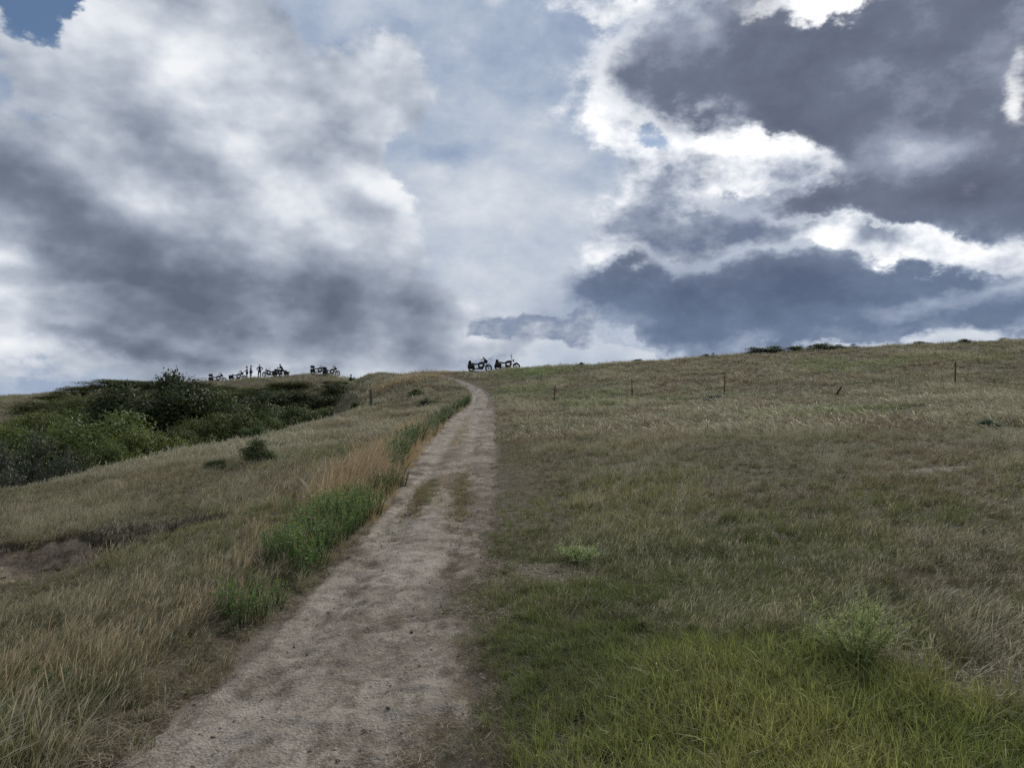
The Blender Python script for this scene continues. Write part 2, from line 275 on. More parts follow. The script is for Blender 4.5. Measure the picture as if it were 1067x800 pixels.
def zfull(x, y):
    x = np.asarray(x, float); y = np.asarray(y, float)
    r = np.hypot(x, y); e, lat, h = trail_e(x, y)
    z = zbase(x, y)
    off = sstep(0.0, 1.2, e)
    z = z + (fbm(x/2.2, y/2.2, 3, 3)-.5)*.16*off*sstep(1, 5, r) + (fbm(x/9, y/9, 5, 3)-.5)*.55*off*sstep(6, 30, r)*sstep(66, 52, r)
    z = z + (fbm(x/16, y/16, 6, 4)-.5)*.9*sstep(75, 95, r)*sstep(0, -20, x)
    bank = np.where(lat < 0, .12, .035)
    z = z + bank*sstep(-.05, .45, e)*sstep(3.5, 1.0, e)*sstep(60, 40, y)
    z = z - .05*sstep(.05, -.25, e)
    hl = hollow(x, y)
    return z - .55*np.sqrt(hl)*sstep(0, .3, hl) + ((fbm(x*2.2, y*2.2, 43, 4)-.5)*.22+(fbm(x*7, y*7, 44, 3)-.5)*.07)*sstep(0, .35, hl)
def trodden(x, y):
    L = [(.3,6.85),(1.25,6.15),(1.85,5.6),(2.12,4.9),(2.5,4.05),(2.95,3.2)]; q = np.full(np.shape(x), 9.0)
    for (ax, ay), (bx, by) in zip(L, L[1:]):
        t = np.clip(((x-ax)*(bx-ax)+(y-ay)*(by-ay))/((bx-ax)**2+(by-ay)**2), 0, 1); q = np.minimum(q, np.hypot(x-ax-t*(bx-ax), y-ay-t*(by-ay)))
    return q
def dirtness(x, y):
    e, lat, h = trail_e(x, y)
    n = fbm(x*2.3, y*2.3, 11, 3)-.5
    right = sstep(.22, -.2, e+n*.55) ; left = sstep(.12, -.18, e+n*.3)
    d = np.where(lat > 0, right, left)*sstep(69, 60, y+n*6)
    d = np.maximum(d, sstep(.02, .22, hollow(x, y)+.12*n)*sstep(-5.0, -5.5, x+.6*n))
    d = np.maximum(d, .8*sstep(1.0, .3, np.hypot((x-7.2)/1.0, (y-12.8)/.55)+n))           # bare scrape in the right field
    d = np.maximum(d, .9*sstep(1.0, .4, np.hypot((x+48)/3, (y-84)/4)+n*1.2))               # eroded clay across the gully
    q = trodden(x, y)                                                                    # trodden line with litter behind the green patch
    d = np.maximum(d, .56*sstep(.36, .10, q+n*.7))
    return d
def greenness(x, y):
    n = fbm(x/1.3, y/1.3, 21, 4)-.5
    lim = np.interp(x, [-.6, 0, .5, 1.25, 1.8, 2.0, 2.34, 2.7, 4], [5.2, 6.3, 6.3, 5.8, 5.25, 4.6, 3.75, 3.0, 1.5])
    g = sstep(.85, -.95, y-lim+n*2.6)*sstep(-.9, -.2, x)*sstep(-.12, .30, trail_e(x, y)[0]+n*.4)*sstep(-4, 0, y)
    g = np.maximum(g, sstep(1, .2, np.hypot((x-2.0)/4.5, (y-65.0)/5.5)+n*.7))                # green shoulder by the trail top
    g = np.maximum(g, .55*sstep(1, .3, np.hypot((x+19)/4, (y-97)/6)+n*.5))
    g = np.maximum(g, .5*sstep(.62, .75, fbm(x/5.5+40, y/9, 23, 3)))
    g = np.maximum(g, .75*sstep(-1.9, -2.6, x+(y-3.6)*.35+n*1.2)*sstep(5.4, 4.2, y+n)*sstep(0, 1, y))     # lower left corner
    return np.clip(g, 0, 1)
def goldness(x, y):
    e, lat, h = trail_e(x, y); n = fbm(x/.9, y/1.6, 31, 3)-.5
    g = np.where(lat < 0, 1, 0)*sstep(1.25, .45, e+n*1.0)*sstep(8.6, 10.0, y+n*2)*sstep(48, 26, y)
    g = np.maximum(g, np.where(lat < 0, .22, 0)*sstep(2.0, .5, e+n*1.3)*sstep(3.4, 5.0, y)*sstep(60, 30, y))
    g = np.maximum(g, .85*sstep(1, .4, np.hypot((x+9.0)/4.2, (y-68.0)/4.5)+n))
    return np.clip(g, 0, 1)

# ---------- materials ----------
def mat_new(name):
    m = bpy.data.materials.new(name); m.use_nodes = True; m.node_tree.nodes.clear()
    return m, NT(m.node_tree)
def finish(m, N, col, rough=0.9, bump=None, metal=0.0, spec=0.2, trans=0.0, bstr=0.5, bdist=0.02):
    b = N.n('ShaderNodeBsdfPrincipled'); N.set(b.inputs['Base Color'], col if hasattr(col, 'is_output') else (*col[:3], 1)); N.set(b.inputs['Roughness'], rough)
    b.inputs['Metallic'].default_value = metal; b.inputs['Specular IOR Level'].default_value = spec
    if bump is not None:
        bp = N.n('ShaderNodeBump'); bp.inputs['Strength'].default_value = bstr; bp.inputs['Distance'].default_value = bdist
        N.set(bp.inputs['Height'], bump); N.set(b.inputs['Normal'], bp.outputs[0])
    sh = b.outputs[0]
    if trans > 0:
        tr = N.n('ShaderNodeBsdfTranslucent'); N.set(tr.inputs[0], col if hasattr(col, 'is_output') else (*col[:3], 1))
        mx = N.n('ShaderNodeMixShader'); mx.inputs[0].default_value = trans
        N.set(mx.inputs[1], sh); N.set(mx.inputs[2], tr.outputs[0]); sh = mx.outputs[0]
    o = N.n('ShaderNodeOutputMaterial'); m.node_tree.links.new(sh, o.inputs[0]); return m
def attr(N, name, typ='GEOMETRY', out='Color'):
    a = N.n('ShaderNodeAttribute', attribute_type=typ); a.attribute_name = name; return a.outputs[out]
def simple(name, col, rough=0.6, metal=0.0, spec=0.4, var=0.15, scale=40):
    m, N = mat_new(name); g = N.n('ShaderNodeTexCoord').outputs['Object']
    nz = N.noise(g, scale, 3, .6)
    c = N.mix(N.m('MULTIPLY', nz, 1.0), tuple(c*(1-var*1.5) for c in col), tuple(min(1, c*(1+var*1.5)) for c in col))
    return finish(m, N, c, rough, None, metal, spec)
def soil_colour(N, P):
    """pale silty clay with darker damp and humus blotches"""
    a = N.noise(P, 0.9, 5, .6); b = N.noise(P, 5.5, 6, .65); c = N.noise(P, 38, 4, .7)
    s = N.vm('MULTIPLY', P, (1, .45, 1)); dk = N.noise(s, 2.4, 6, .68)
    k = N.m('ADD', N.m('MULTIPLY', a, .45), N.m('ADD', N.m('MULTIPLY', b, .45), N.m('MULTIPLY', c, .38)))
    col = N.ramp(k, [(0.40, (.105, .088, .070)), (0.54, (.182, .157, .127)), (0.68, (.285, .254, .212)), (0.84, (.39, .357, .305))])
    col = N.mix(N.ss(dk, .49, .65), col, N.mix(c, (.070, .054, .040), (.135, .108, .082)))
    h = N.m('ADD', N.m('MULTIPLY', b, .6), N.m('MULTIPLY', c, .4))
    return col, h
def mat_ground():
    m, N = mat_new('hillside_ground'); P = N.n('ShaderNodeNewGeometry').outputs['Position']
    z = attr(N, 'zone'); d, g, gold = N.sep(z)[:3]
    sc, h = soil_colour(N, P)
    n1 = N.noise(P, 1.2, 6, .65); n2 = N.noise(P, 9, 5, .7); n3 = N.noise(N.vm('MULTIPLY', P, (1, 1, .3)), 30, 4, .7)
    n4 = N.noise(N.vm('MULTIPLY', P, (1, .5, .5)), 75, 3, .75, dist=.8)
    th = N.ramp(N.m('ADD', N.m('MULTIPLY', n2, .45), N.m('ADD', N.m('MULTIPLY', n3, .3), N.m('MULTIPLY', n4, .45))), [(.46, (.034, .028, .018)), (.60, (.100, .086, .056)), (.74, (.26, .225, .155))])
    gr = N.ramp(N.m('ADD', N.m('MULTIPLY', n2, .6), N.m('MULTIPLY', n3, .45)), [(.36, (.026, .034, .013)), (.6, (.066, .082, .030))])
    th = N.mix(N.m('MULTIPLY', g, .3), th, gr)
    th = N.mix(N.m('MULTIPLY', gold, .6), th, (.20, .15, .085))
    th = N.mix(N.ss(n1, .45, .7), th, N.mix(.5, th, (.05, .05, .026)))
    vg = N.sep(attr(N, 'verge'))[0]
    sc = N.mix(N.m('MULTIPLY', vg, .85), sc, N.ramp(n4, [(.38, (.052, .040, .028)), (.56, (.13, .105, .075)), (.68, (.25, .205, .150))]))
    cut = N.ss(N.m('ADD', N.sep(P)[0], 3.6), -.3, 0.0, 1.0, 0.0)
    sc = N.mix(N.m('MULTIPLY', cut, .92), sc, N.ramp(N.m('ADD', N.m('MULTIPLY', n2, .6), N.m('MULTIPLY', n4, .4)), [(.40, (.15, .110, .072)), (.58, (.44, .352, .25))]))
    dd = N.ss(N.m('ADD', d, N.m('MULTIPLY', N.m('SUBTRACT', n2, .5), .9)), .30, .62)
    return finish(m, N, N.mix(dd, th, sc), .95, N.m('ADD', h, N.m('ADD', n3, n4)), spec=.08, bstr=.9, bdist=.035)
def mat_path():
    m, N = mat_new('trail_dirt'); P = N.n('ShaderNodeNewGeometry').outputs['Position']
    sc, h = soil_colour(N, P)
    v = N.n('ShaderNodeTexVoronoi'); N.set(v.inputs['Vector'], P); v.inputs['Scale'].default_value = 55
    e = N.sep(attr(N, 'edge'))
    # straw and rootlets trodden into the soil, more of it towards the right verge
    st = N.noise(N.vm('MULTIPLY', P, (1.0, .55, 1)), 42, 4, .75, dist=1.4); s2 = N.noise(N.vm('MULTIPLY', P, (1.0, .5, 1)), 7.5, 5, .7, dist=.5)
    lit = N.m('MULTIPLY', N.ss(N.m('ADD', N.m('MULTIPLY', st, .5), N.m('MULTIPLY', s2, .5)), .49, .56), e[1])
    sc = N.mix(lit, sc, N.ramp(st, [(.40, (.060, .046, .033)), (.56, (.115, .092, .068)), (.70, (.27, .225, .165))]))
    sc = N.mix(N.m('MULTIPLY', e[2], .85), sc, N.ramp(st, [(.38, (.052, .040, .028)), (.56, (.13, .105, .075)), (.68, (.25, .205, .150))]))
    hh = N.m('ADD', h, N.m('ADD', N.m('MULTIPLY', v.outputs[0], -.3), N.m('MULTIPLY', st, .3)))
    return finish(m, N, sc, .95, hh, spec=.08, bstr=.9, bdist=.025)
def mat_grass(name, head, tipmix, tip, base_dark=.55, trans=.35):
    m, N = mat_new(name); t = attr(N, 'tint', 'INSTANCER'); b = N.sep(attr(N, 'blade'))
    k = N.m('MULTIPLY_ADD', b[0], .9, .55)
    c = N.vm('SCALE', t, k)
    c = N.mix(N.m('MULTIPLY', N.ss(b[1], .45, 1.0), tipmix), c, N.vm('SCALE', tip, k))
    c = N.mix(b[2], c, N.vm('SCALE', head, k))
    return finish(m, N, c, .65, spec=.25, trans=trans)
def mat_leaf(name, a, b, trans=.3, spec=.3):
    m, N = mat_new(name); t = N.sep(attr(N, 'leaf')); oc = N.n('ShaderNodeObjectInfo').outputs['Color']
    c = N.mix(t[0], a, b); c = N.mix(1.0, c, oc, 'MULTIPLY'); c = N.mix(t[1], c, (.26, .25, .06))
    return finish(m, N, c, .6, spec=spec, trans=trans)
# ---------- ground sheet ----------
def build_ground():
    th = np.concatenate([np.linspace(-180, -62, 60)[:-1], np.linspace(-62, 62, 760), np.linspace(62, 180, 60)[1:-1]])
    th = np.radians(th); R = np.concatenate([[0.12, .3], np.geomspace(.5, 3, 50)[:-1], np.geomspace(3, 18, 250)[:-1], np.geomspace(18, 110, 140)[:-1], np.geomspace(110, 3000, 90)])
    T, RR = np.meshgrid(th, R, indexing='ij'); X = (RR*np.sin(T)).ravel(); Y = (RR*np.cos(T)).ravel()
    Z = zfull(X, Y); V = np.stack([X, Y, Z], 1)
    nt, nr = len(th), len(R); i = np.arange(nt)[:, None]; j = np.arange(nr-1)[None]; i2 = (i+1) % nt
    q = np.stack([i*nr+j+0*i, i*nr+j+1, i2*nr+j+1, i2*nr+j], -1).reshape(-1, 4)
    V = np.concatenate([V, [[0, 0, float(zfull(0., 0.))]]]); c = len(V)-1
    tri = np.stack([np.full(nt, c), np.arange(nt)*nr, ((np.arange(nt)+1) % nt)*nr], 1)
    me = mesh_np('ground', V, [q, tri], mat_ground(), True)
    x, y = V[:, 0], V[:, 1]
    attr_col(me, 'zone', np.stack([dirtness(x, y), greenness(x, y), goldness(x, y)], 1))
    e, lat, h = trail_e(x, y); vg = np.maximum(np.where(lat > 0, 1, 0)*sstep(-.2, .05, e), np.where(lat < 0, .7, 0)*sstep(-.1, .15, e))*sstep(3, 1.5, e); vg = np.maximum(vg, sstep(.55, .3, trodden(x, y)))
    attr_col(me, 'verge', np.stack([vg, vg, vg], 1))
    tag(link(bpy.data.objects.new('ground', me)), kind='structure')
def build_path():
    ys = [-4.0]
    while ys[-1] < 66.5: ys.append(ys[-1]+max(.03, abs(ys[-1])*.006))
    ys = np.array(ys); nx = 64; t = np.linspace(-1, 1, nx)
    c, h = trail_at(ys); hw = h+.07
    X = c[:, None]+t[None]*hw[:, None]; Y = np.repeat(ys[:, None], nx, 1)
    e, lat, hh = trail_e(X, Y)
    Z = zfull(X, Y)+.006
    fade = sstep(.10, -.2, e)
    Z += fade*((fbm(X*2.2, Y*2.2, 51, 3)-.5)*.035 + (fbm(X*9, Y*9, 52, 4)-.5)*.040 + (fbm(X*30, Y*30, 53, 2)-.5)*.012*sstep(20, 8, Y))
    rut = np.exp(-((lat-.36)/.15)**2)+np.exp(-((lat+.40)/.16)**2)
    Z += fade*(-.032*rut*(.5+fbm(X*.8, Y*.5, 57, 2))+.014)
    Z += .02*fade - .06*sstep(-.16, .04, e+(.12+.38*(lat > 0))*(fbm(X*2.4, Y*1.7, 54, 4)-.5))
    V = np.stack([X, Y, Z], -1).reshape(-1, 3); n = len(ys)
    i = np.arange(n-1)[:, None]; j = np.arange(nx-1)[None]
    q = np.stack([i*nx+j, i*nx+j+1, (i+1)*nx+j+1, (i+1)*nx+j], -1).reshape(-1, 4)
    me = mesh_np('path', V, [q], mat_path(), True)
    x, y = V[:, 0], V[:, 1]; n1 = fbm(x*1.6, y*.9, 55, 4)
    litter = np.clip(.38+1.3*sstep(-.2, .6, lat.ravel()/hh.ravel())*sstep(.3, .6, n1), 0, 1)
    n2 = fbm(x*4.5, y*3.2, 56, 4); right = sstep(.25, .95, lat.ravel()/hh.ravel()+(n1-.5)*1.5+(n2-.5)*1.4)*.95
    mid = .8*sstep(.4, .1, np.abs(lat.ravel()/hh.ravel()+.1))*sstep(9, 11, y)*sstep(40, 20, y)*sstep(.4, .6, n1)
    attr_col(me, 'edge', np.stack([0*x, litter, np.maximum(right, mid)], 1))
    tag(link(bpy.data.objects.new('path', me)), kind='structure')
def build_road():
    xs = np.linspace(-75, -16, 120); k = np.linspace(-1, 1, 9)
    yc = np.interp(xs, [-75, -45, -34, -25, -16], [132, 112, 103.5, 102.2, 103.5])
    X = np.repeat(xs[:, None], 9, 1); Y = yc[:, None]+k[None]*2.6
    Z = zfull(X, Y)+.02+.05*(1-k[None]**2)
    V = np.stack([X, Y, Z], -1).reshape(-1, 3); i = np.arange(119)[:, None]; j = np.arange(8)[None]
    q = np.stack([i*9+j, i*9+j+1, (i+1)*9+j+1, (i+1)*9+j], -1).reshape(-1, 4)
    m, N = mat_new('road_gravel'); P = N.n('ShaderNodeNewGeometry').outputs['Position']
    n = N.noise(P, 3, 6, .7); finish(m, N, N.ramp(n, [(.3, (.11, .105, .095)), (.7, (.22, .205, .18))]), .95, n)
    tag(link(bpy.data.objects.new('road', mesh_np('road', V, [q], m, True))), kind='structure')

# ---------- grass clumps ----------
rng = np.random.default_rng(7)
class Blades:
    def __init__(s): s.V = []; s.F3 = []; s.F4 = []; s.C = []; s.n = 0
    def add(s, base, h, w, az, bend, head=0.0, headw=0.0, rnd=.5, seg=3, flat=0.0, facing=None):
        """one ribbon: rises h and leans bend*h towards az"""
        ts = np.linspace(0, 1, seg+1); d = np.array([math.cos(az), math.sin(az), 0])
        fa = (az+math.pi/2 if facing is None else facing); side = np.array([math.cos(fa), math.sin(fa), 0])
        pos = base + np.outer(bend*h*ts**1.8, d) + np.outer(h*(ts-.35*min(bend, 1.3)*ts**2.2), [0, 0, 1.0])
        wid = w*(1-ts)**.65
        hd = np.zeros(seg+1)
        if head > 0:
            wid = np.where(ts > .62, headw*np.array([max(.05, math.sin((t-.55)/.45*math.pi*.92)) if t > .55 else 0 for t in ts]), np.maximum(wid, w*.6)); hd = sstep(.6, .72, ts)*head
        n = s.n
        for k in range(seg):
            s.V += [pos[k]-side*wid[k]/2, pos[k]+side*wid[k]/2]; s.C += [(rnd, ts[k], hd[k])]*2
        s.V.append(pos[seg]); s.C.append((rnd, 1, hd[seg])); s.n += 2*seg+1
        for k in range(seg-1): s.F4.append((n+2*k, n+2*k+1, n+2*k+3, n+2*k+2))
        s.F3.append((n+2*seg-2, n+2*seg-1, n+2*seg))
    def mesh(s, name, mat):
        fs = ([np.array(s.F4)] if s.F4 else [])+[np.array(s.F3)]
        me = mesh_np(name, np.array(s.V), fs, mat, True); attr_col(me, 'blade', np.array(s.C)); return me
def U(a, b): return rng.uniform(a, b)
def clump(kind):
    B = Blades()
    def pt(R): a = U(0, 6.283); r = R*math.sqrt(U(0, 1)); return np.array([r*math.cos(a), r*math.sin(a), -.015])
    def fan(R, m):
        c = pt(R)
        for _ in range(m):
            a = U(0, 6.28); yield c+np.array([math.cos(a), math.sin(a), 0])*U(.002, .018), a+U(-.5, .5)
    if kind == 'green':
        for q in range(5):
            hh = U(.6, 1.15)
            for p_, a in fan(.10, 6): B.add(p_, hh*U(.06, .175), U(.005, .0092), a, U(.15, 1.05), rnd=U(0, 1), facing=a+1.57+U(-.9, .9))
        for _ in range(3): B.add(pt(.10), U(.12, .22), .0025, U(0, 6.28), U(.3, 1.0), rnd=U(.8, 1.3), head=.0)
    elif kind == 'dry':
        wind = U(-.35, .35)
        for q in range(4):
            hh = U(.7, 1.15)
            for p_, a in fan(.11, 4): B.add(p_, hh*U(.12, .27), U(.0022, .0034), wind+U(-.9, .9), U(.15, .75), 1.0, U(.003, .0065), U(.1, 1), 5)
            for p_, a in fan(.11, 5): B.add(p_, hh*U(.06, .19), U(.003, .005), a, U(.3, 1.3), rnd=U(0, 1), facing=a+1.57+U(-.8, .8))
    elif kind == 'short':
        for _ in range(34): B.add(pt(.10), U(.035, .13), U(.0028, .0045), U(0, 6.28), U(.4, 1.6), rnd=U(0, 1), facing=U(0, 3.14), seg=2)
    elif kind == 'litter':
        for _ in range(26):
            p = pt(.14); p[2] = U(.004, .02); L = U(.015, .06); a = U(0, 6.28); w = U(.0014, .0030)
            d = np.array([math.cos(a), math.sin(a), U(-.04, .08)]); sd = np.array([-d[1], d[0], 0])*w/2; k = U(-.03, .03)
            m_ = p+d*L/2+np.array([-d[1], d[0], 0])*k; n = B.n; r_ = U(0, 1)
            B.V += [p-sd, p+sd, m_-sd, m_+sd, p+d*L]; B.C += [(r_, .3, .3)]*5; B.n += 5
            B.F4.append((n, n+1, n+3, n+2)); B.F3.append((n+2, n+3, n+4))
    elif kind == 'far':
        wind = U(-.6, .6)
        for q in range(4):
            hh = U(.6, 1.2)
            for p_, a in fan(.20, 2): B.add(p_, hh*U(.14, .28), U(.007, .010), a*.5+wind, U(.3, 1.1), 1.0, U(.009, .016), U(.1, 1), 4, facing=U(-.7, .7))
            for p_, a in fan(.20, 4): B.add(p_, hh*U(.07, .22), U(.011, .018), a, U(.3, 1.1), rnd=U(0, 1), facing=U(-.9, .9), seg=2)
    elif kind == 'tall':
        wind = U(-.5, .5)
        for _ in range(20): B.add(pt(.12), U(.22, .46), U(.0022, .0034), wind+U(-1.2, 1.2), U(.15, .7), 1.0, U(.004, .0085), U(.1, 1), 6)
        for _ in range(18): B.add(pt(.12), U(.08, .30), U(.003, .005), U(0, 6.28), U(.2, 1.0), rnd=U(0, 1), facing=U(0, 3.14))
    return B
KINDS = [('green', 5), ('dry', 6), ('short', 4), ('litter', 4), ('far', 5), ('tall', 5)]
def make_protos():
    mats = {'green': mat_grass('green_blades', (.30, .28, .17), .25, (.16, .17, .06)),
            'dry': mat_grass('dry_blades', (.375, .345, .235), .35, (.255, .235, .135)),
            'short': mat_grass('short_blades', (.3, .27, .2), .2, (.22, .19, .12)),
            'litter': mat_grass('straw', (.33, .28, .21), 0, (.3, .25, .18), trans=.1),
            'far': mat_grass('far_blades', (.375, .345, .235), .3, (.25, .23, .135)),
            'tall': mat_grass('tall_blades', (.42, .33, .20), .35, (.34, .26, .15))}
    pc = bpy.data.collections.new('grass_clumps'); start = {}; k = 0
    for kind, cnt in KINDS:
        start[kind] = (k, cnt)
        for v in range(cnt):
            o = bpy.data.objects.new('%02d_%s_clump' % (k, kind), clump(kind).mesh(kind, mats[kind])); pc.objects.link(o); k += 1
    return pc, start
def gn_scatter(obj, coll):
    ng = bpy.data.node_groups.new('scatter', 'GeometryNodeTree')
    ng.interface.new_socket('Geometry', in_out='INPUT', socket_type='NodeSocketGeometry'); ng.interface.new_socket('Geometry', in_out='OUTPUT', socket_type='NodeSocketGeometry')
    n = ng.nodes; L = ng.links.new
    gi = n.new('NodeGroupInput'); go = n.new('NodeGroupOutput')
    ci = n.new('GeometryNodeCollectionInfo'); ci.inputs['Collection'].default_value = coll; ci.inputs['Separate Children'].default_value = True; ci.inputs['Reset Children'].default_value = True
    ip = n.new('GeometryNodeInstanceOnPoints'); ip.inputs['Pick Instance'].default_value = True
    def na(nm, dt): a = n.new('GeometryNodeInputNamedAttribute'); a.data_type = dt; a.inputs['Name'].default_value = nm; return a.outputs['Attribute']
    e2r = n.new('FunctionNodeEulerToRotation')
    L(na('rot', 'FLOAT_VECTOR'), e2r.inputs[0]); L(e2r.outputs[0], ip.inputs['Rotation'])
    L(na('scl', 'FLOAT_VECTOR'), ip.inputs['Scale']); L(na('idx', 'INT'), ip.inputs['Instance Index'])
    L(gi.outputs[0], ip.inputs['Points']); L(ci.outputs[0], ip.inputs['Instance']); L(ip.outputs[0], go.inputs[0])
    md = obj.modifiers.new('scatter', 'NODES'); md.node_group = ng
def scatter(name, P, idx, rot, scl, tint, coll):
    me = bpy.data.meshes.new(name); me.vertices.add(len(P)); me.vertices.foreach_set('co', np.asarray(P, np.float32).ravel())
    a = me.attributes.new('idx', 'INT', 'POINT'); a.data.foreach_set('value', np.asarray(idx, np.int32))
    for nm, A in (('rot', rot), ('scl', scl)):
        a = me.attributes.new(nm, 'FLOAT_VECTOR', 'POINT'); a.data.foreach_set('vector', np.asarray(A, np.float32).ravel())
    attr_col(me, 'tint', tint)
    o = link(bpy.data.objects.new(name, me)); gn_scatter(o, coll); return tag(o, kind='stuff')
def band(r0, r1, sp, half):
    n = int((math.radians(2*half))/2*(r1*r1-r0*r0)/(sp*sp))
    r = np.sqrt(rng.uniform(r0*r0, r1*r1, n)); a = np.radians(rng.uniform(-half, half, n))
    return r*np.sin(a), r*np.cos(a)
def mixc(a, b, t): t = np.clip(t, 0, 1)[:, None]; return np.asarray(a)*(1-t)+np.asarray(b)*t
def build_grass():
    coll, st = make_protos()
    xs, ys, lod = [], [], []
    for k, (r0, r1, sp, hf) in enumerate([(.3, 3.0, .10, 180), (3.0, 9, .078, 64), (9, 22, .125, 62), (22, 45, .19, 62), (45, 90, .30, 60), (90, 185, .75, 58), (2.8, 8, .058, 46)]):
        x, y = band(r0, r1, sp, hf)
        if k == 6: m_ = greenness(x, y) > .25; x, y = x[m_], y[m_]
        xs.append(x); ys.append(y); lod.append(np.full(len(x), k))
    # two lines of tufts between the wheel ruts
    for cx, w_, y0, y1, c_ in ((-.30, .17, 12.2, 1.2, 230), (.22, .15, 12.4, 1.45, 300)):
        yy = rng.normal(y0, y1, c_); ca, ha = trail_at(yy); xs.append(ca+cx+rng.normal(0, w_*.6, c_)); ys.append(yy); lod.append(np.full(c_, 7))
    x = np.concatenate(xs); y = np.concatenate(ys); lod = np.concatenate(lod); tuft = lod == 7
    lod = np.where((lod == 0)|(lod >= 6), 1, lod)
    r = np.hypot(x, y); e, lat, h = trail_e(x, y)
    d = dirtness(x, y); g = greenness(x, y); go = goldness(x, y); hol = hollow(x, y)
    n1 = fbm(x/1.1, y/1.1, 61, 4); n2 = fbm(x/4.5, y/6.5, 62, 4); n3 = fbm(x/14, y/18, 63, 3); rr = rng.uniform(0, 1, len(x))
    on = sstep(.75, .25, d+(n1-.5)*.6)                       # chance of a clump
    # tufts that survive between the wheel ruts
    ruts = np.maximum(sstep(.30, .14, np.abs(lat+.30-.0))*sstep(9.8, 10.6, y)*sstep(15.0, 13.5, y), sstep(.26, .10, np.abs(lat-.22))*sstep(9.6, 10.4, y)*sstep(16, 14, y))
    ruts = np.maximum(ruts, .5*sstep(.3, .1, np.abs(lat+.1))*sstep(20, 24, y)*sstep(44, 38, y)*sstep(.4, .55, n1))
    ruts = np.maximum(ruts*.6, tuft*1.0)
    on = np.maximum(on, ruts)
    gully = sstep(.5, -1.5, zbase(x, y))*sstep(24, 30, r)*sstep(-5, -10, x)
    keep = (rr < on*(1-.5*gully))
    verge = (rng.uniform(0, 1, len(x)) < .22+.36*(lat > 0))&(~keep)&(r < 14)&(e > -.52+.35*n1)&(d > .2)&(lat > -.4)
    litter = (rng.uniform(0, 1, len(x)) < .10+.45*np.maximum(sstep(-.5, .3, lat), sstep(-.35, .0, e))*sstep(.35, .6, n1))&(~keep)&(~verge)&(r < 13)&(e < .9)&(rng.uniform(0, 1, len(x)) < .25+.75*sstep(3.6, 5.5, y))
    u_v = rng.uniform(0, 1, len(x))
    band_l = (rng.uniform(0, 1, len(x)) < .35)&(~keep)&(r < 13)&(d > .3)&(e > .3)
    litter |= band_l
    litter |= (rng.uniform(0, 1, len(x)) < .6)&(lat < 0)&(e > -.25)&(e < .30)&(r < 12)&(u_v < .75)
    keep &= ~litter
    kind = np.full(len(x), 'dry', dtype=object)
    u = rng.uniform(0, 1, len(x))
    kind[u < g*.9] = 'green'
    kind[(u > .74)&(kind == 'dry')] = 'green'
    kind[(rng.uniform(0, 1, len(x)) < go*np.where(go < .4, .8, .95))] = 'tall'
    shortz = (lat > 0)&(rng.uniform(0, 1, len(x)) < sstep(1.1, .25, e+(n1-.5)*.8)*np.where(g > .3, .25, 1))
    kind[shortz] = 'short'
    kind[(ruts > .2)&(u < .75)] = 'short'; kind[(ruts > .2)&(u >= .75)] = 'green'
    kind[(lod >= 4)] = 'far'; kind[(lod == 3)&(u > .35)&(kind != 'tall')] = 'far'
    kind[verge] = 'short'; kind[litter] = 'litter'
    scrub = (hol > .05)&(x < -4.6)&(~keep)&(rng.uniform(0, 1, len(x)) < .10)
    kind[scrub] = 'dry'
    keep = keep | verge | litter | scrub
    # colour of each clump
    u2 = rng.uniform(0, 1, len(x))
    dryc = mixc((.155, .160, .070), (.275, .258, .145), n2*1.6-.3)
    dryc = mixc(dryc, (.105, .112, .045), sstep(.48, .66, n3)*.6)
    dryc = mixc(dryc, (.17, .13, .075), sstep(.56, .72, n1)*.6)
    dryc = mixc(dryc, (.27, .228, .125), np.where(lat < 0, .5, 0)*sstep(60, 40, y))
    pa = fbm(x/1.7, y/3.1, 67, 3); pb = fbm(x/3.3+9, y/2.6, 68, 3)
    dryc = mixc(dryc, (.23, .21, .155), .4*u2)
    dryc = mixc(dryc, (.40, .365, .26), sstep(.52, .64, pa)*.6)
    dryc = mixc(dryc, (.105, .115, .045), sstep(.54, .62, pb)*.75)
    dryc = mixc(dryc, (.17, .12, .07), sstep(.60, .68, fbm(x/2.1, y/2.1+30, 69, 3))*.7)
    grc = mixc((.165, .205, .050), (.285, .285, .090), n1*1.6-.3)
    grc = mixc(grc, (.27, .22, .12), (u2 < .16)*.8)
    grc = mixc(grc, (.085, .125, .036), sstep(.5, .65, n2)*.7)
    near_g = g[:, None]
    grc = grc*near_g+(1-near_g)*np.asarray(mixc((.115, .122, .052), (.185, .178, .088), n1))
    goc = mixc((.40, .295, .145), (.50, .385, .22), n1)
    goc = mixc(goc, (.13, .12, .06), sstep(.5, .7, n2)*.35)
    goc = np.where((go < .4)[:, None], goc*.22+dryc*.74, goc)
    tint = np.where((kind == 'green')[:, None], grc, dryc)
    tint = np.where((kind == 'tall')[:, None], goc, tint)
    tint = np.where((kind == 'far')[:, None], mixc(dryc, (.15, .24, .055), g*.95), tint)
    tint = np.where((kind == 'far')[:, None]&(go > .4)[:, None], goc*.75, tint)
    tint = np.where((kind == 'short')[:, None], mixc((.185, .155, .095), (.135, .135, .060), n1*1.4-.2), tint)
    tint = np.where((tuft&(u2 < .6))[:, None], np.asarray([.24, .185, .105]), tint)
    tint = np.where((kind == 'litter')[:, None], mixc((.065, .050, .036), (.155, .125, .088), u2), tint)
    dk = (np.hypot((x+5.05)/1.1, (y-10.25)/1.05) < 1+.9*(n1-.5))|((np.hypot((x+6.5)/.8, (y-8.3)/.4) < 1+.9*(n1-.5))&(u2 < .5))   # dead dark thatch on the lip of the hollow
    dk = dk | (scrub&(u2 < .75))
